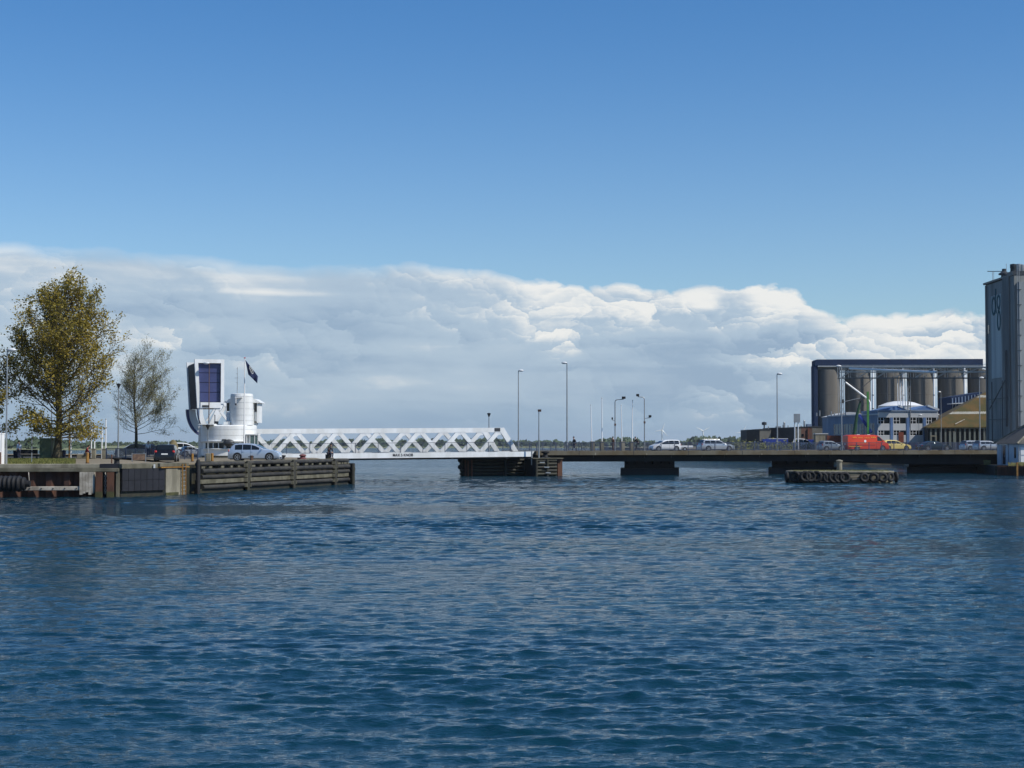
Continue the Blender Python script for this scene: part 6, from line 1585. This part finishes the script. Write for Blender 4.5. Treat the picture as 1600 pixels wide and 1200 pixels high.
# ------------------------------------------------------------------ trees
def tree(label, base, H_, env, leaf_mat, seed, trunk_r, n_limb, leaf_n, leaf_s, start=.16, group=None, tw_leaf=1., up=.9, name='tree', spread=.24, off=0., limb_r=.42, inner=.4, maxlvl=2, low=.95):
    """env(h01, azimuth) gives crown radius; leaves sit along twigs that grow from limbs"""
    rng = random.Random(seed); t = thing(name, label, 'tree', base, 0, group)
    wood = MB(); lf = MB()
    # leader
    ld = []; x = y = 0.
    for k in range(13):
        f = k / 12; x += rng.uniform(-.12, .12) * (1 if k else 0); y += rng.uniform(-.12, .12) * (1 if k else 0); ld.append(Vector((x, y, H_ * .93 * f)))
    wood.tube(ld, [trunk_r * (1.35 if k == 0 else 1.0) * (1 - k / 12 * .93) for k in range(13)], 10)
    def lead(z):
        f = z / (H_ * .93) * 12; i = min(11, max(0, int(f))); return ld[i].lerp(ld[i + 1], f - i)
    twigs = []
    def branch(p0, d0, ln, r0, lvl, lift):
        pts_ = [p0]; d = d0.copy(); n = 5 if lvl < 2 else 3
        for k in range(n):
            d = (d + Vector((rng.gauss(0, .13), rng.gauss(0, .13), lift * .22 + rng.gauss(0, .08)))).normalized(); pts_.append(pts_[-1] + d * ln / n)
        wood.tube(pts_, [max(.008, r0 * (1 - .82 * k / n)) for k in range(n + 1)], 6 if lvl < 1 else 4, cap=False)
        if lvl >= maxlvl or ln < .45: twigs.append(pts_); return
        m = int(3 + ln * (1.7 if lvl == 0 else 1.8)); m = min(m, 13)
        for j in range(m):
            f = .22 + .78 * (j + rng.random()) / m; i = min(n - 1, int(f * n)); q = pts_[i].lerp(pts_[i + 1], f * n - i)
            ax = (pts_[i + 1] - pts_[i]).normalized(); pr = ax.orthogonal().normalized(); pr.rotate(Matrix.Rotation(rng.uniform(0, 6.28), 3, ax))
            nd = (ax * .75 + pr * .75 + Vector((0, 0, .15))).normalized(); branch(q, nd, ln * rng.uniform(.28, .46) * (1.12 - .5 * f), r0 * .42, lvl + 1, lift)
        twigs.append(pts_[-2:])
    for i in range(n_limb):
        f = start + (.96 - start) * ((i + rng.random() * .7) / n_limb) ** low; az = i * 2.399 + rng.uniform(-.4, .4); z0 = H_ * .93 * f * .92
        el = R(6 + 60 * f) * up + rng.uniform(-.08, .12); el = max(.1, el) if f > .24 else rng.uniform(.0, .2)
        dr = Vector((math.cos(az) * math.cos(el), math.sin(az) * math.cos(el), math.sin(el)))
        # length until the envelope is reached
        p0 = lead(z0); ln = .5
        while ln < H_:
            q = p0 + dr * ln + Vector((0, 0, .11 * ln)); h01 = q.z / H_
            if h01 >= 1 or math.hypot(q.x - off * min(1, h01 * 3), q.y) > env(h01, math.atan2(q.y, q.x)): break
            ln += .2
        branch(p0, dr, ln * rng.uniform(.86, 1.0), max(.02, trunk_r * limb_r * (1 - f * .6)), 0, .55 if f > .24 else .12)
    # leaves
    tot = sum(max(1, len(p)) for p in twigs); per = leaf_n / len(twigs)
    for tw in twigs:
        dens = rng.choice([.35, .8, 1.1, 1.6])
        for k in range(int(per * dens + rng.random())):
            i = rng.randrange(len(tw) - 1); q = tw[i].lerp(tw[i + 1], rng.random()) + Vector((rng.gauss(0, spread), rng.gauss(0, spread), rng.gauss(0, spread)))
            if q.z < H_ * .085 + .25 * abs(math.sin(q.x * 2.3)): continue
            if rng.random() > inner + (1 - inner) * min(1, math.hypot(q.x - off * min(1, q.z / H_ * 3), q.y) / max(.5, env(min(.99, q.z / H_), 0)) * 1.15): continue
            s_ = leaf_s * rng.uniform(.6, 1.35); a = Vector((rng.gauss(0, 1), rng.gauss(0, 1), rng.gauss(0, .6))).normalized(); b = a.orthogonal().normalized(); b.rotate(Matrix.Rotation(rng.uniform(0, 6.28), 3, a))
            i0 = len(lf.v); lf.v += [tuple(q - a * s_), tuple(q + b * s_ * .62), tuple(q + a * s_), tuple(q - b * s_ * .62)]; lf.f.append((i0, i0 + 1, i0 + 2, i0 + 3))
    wood.build('trunk', bark, t, smooth=True)
    me = bpy.data.meshes.new('crown'); me.from_pydata(lf.v, [], lf.f); me.materials.append(leaf_mat); o = bpy.data.objects.new('crown', me); COL.objects.link(o); o.parent = t
    return t
def envtab(tab):
    def f(h, az):
        lo = tab[0]
        if h <= tab[0][0]: return tab[0][1]
        for a, b in zip(tab, tab[1:]):
            if a[0] <= h <= b[0]: r = a[1] + (b[1] - a[1]) * (h - a[0]) / (b[0] - a[0]); return r * (1 + .13 * math.sin(az * 3 + h * 9) + .08 * math.sin(az * 5 - h * 17))
        return 0
    return f
s1 = 160 / F
H1 = Z(427, 160) - QZ
tree('large tree with sparse olive brown spring leaves on the left lawn', G(89, 160, QZ), H1, envtab([(0, .8), (.09, 1.6), (.15, 3.2), (.23, 4.8), (.34, 5.8), (.48, 6.3), (.60, 6.1), (.70, 5.5), (.80, 4.6), (.88, 3.6), (.95, 2.2), (1.0, 1.3)]), leaf_m, 17, .38, 90, 38000, .115, start=.13, up=.86, off=1.0, limb_r=.25, inner=.30, spread=.26, low=1.15)
H2 = Z(537, 195) - QZ
tree('smaller bare tree with thin new leaves behind the dark cars', G(211.5, 195, QZ), H2, envtab([(0, 2.8), (.2, 3.6), (.4, 4.2), (.6, 4.0), (.8, 3.0), (.95, 1.8), (1, .9)]), leaf_y, 23, .20, 60, 26000, .050, start=.22, up=.8, spread=.2, off=1.5, limb_r=.24, inner=.6, maxlvl=3)
tree('tree with olive leaves cut by the left edge of the picture', G(-38, 158, QZ), Z(522, 158) - QZ, envtab([(0, 1.5), (.15, 3.2), (.45, 4.0), (.7, 3.4), (.9, 2.2), (1, 1.0)]), leaf_m, 31, .3, 44, 22000, .105, start=.2)

# ------------------------------------------------------------------ thin sea haze over the whole place
hz = MB().box(-6000, 6000, -50, 13500, -4.2, 70).build('haze', white2)
tag(hz, kind='stuff', label='thin pale sea haze over the harbour', cat='haze')
hm = bpy.data.materials.new('sea_haze'); hm.use_nodes = True; ht = hm.node_tree
for n in list(ht.nodes):
    if n.type != 'OUTPUT_MATERIAL': ht.nodes.remove(n)
pv = ht.nodes.new('ShaderNodeVolumePrincipled'); pv.inputs['Color'].default_value = (.80, .87, .95, 1); pv.inputs['Density'].default_value = .00005; pv.inputs['Anisotropy'].default_value = .1
ht.links.new(pv.outputs[0], [n for n in ht.nodes if n.type == 'OUTPUT_MATERIAL'][0].inputs['Volume'])
hz.data.materials.clear(); hz.data.materials.append(hm)
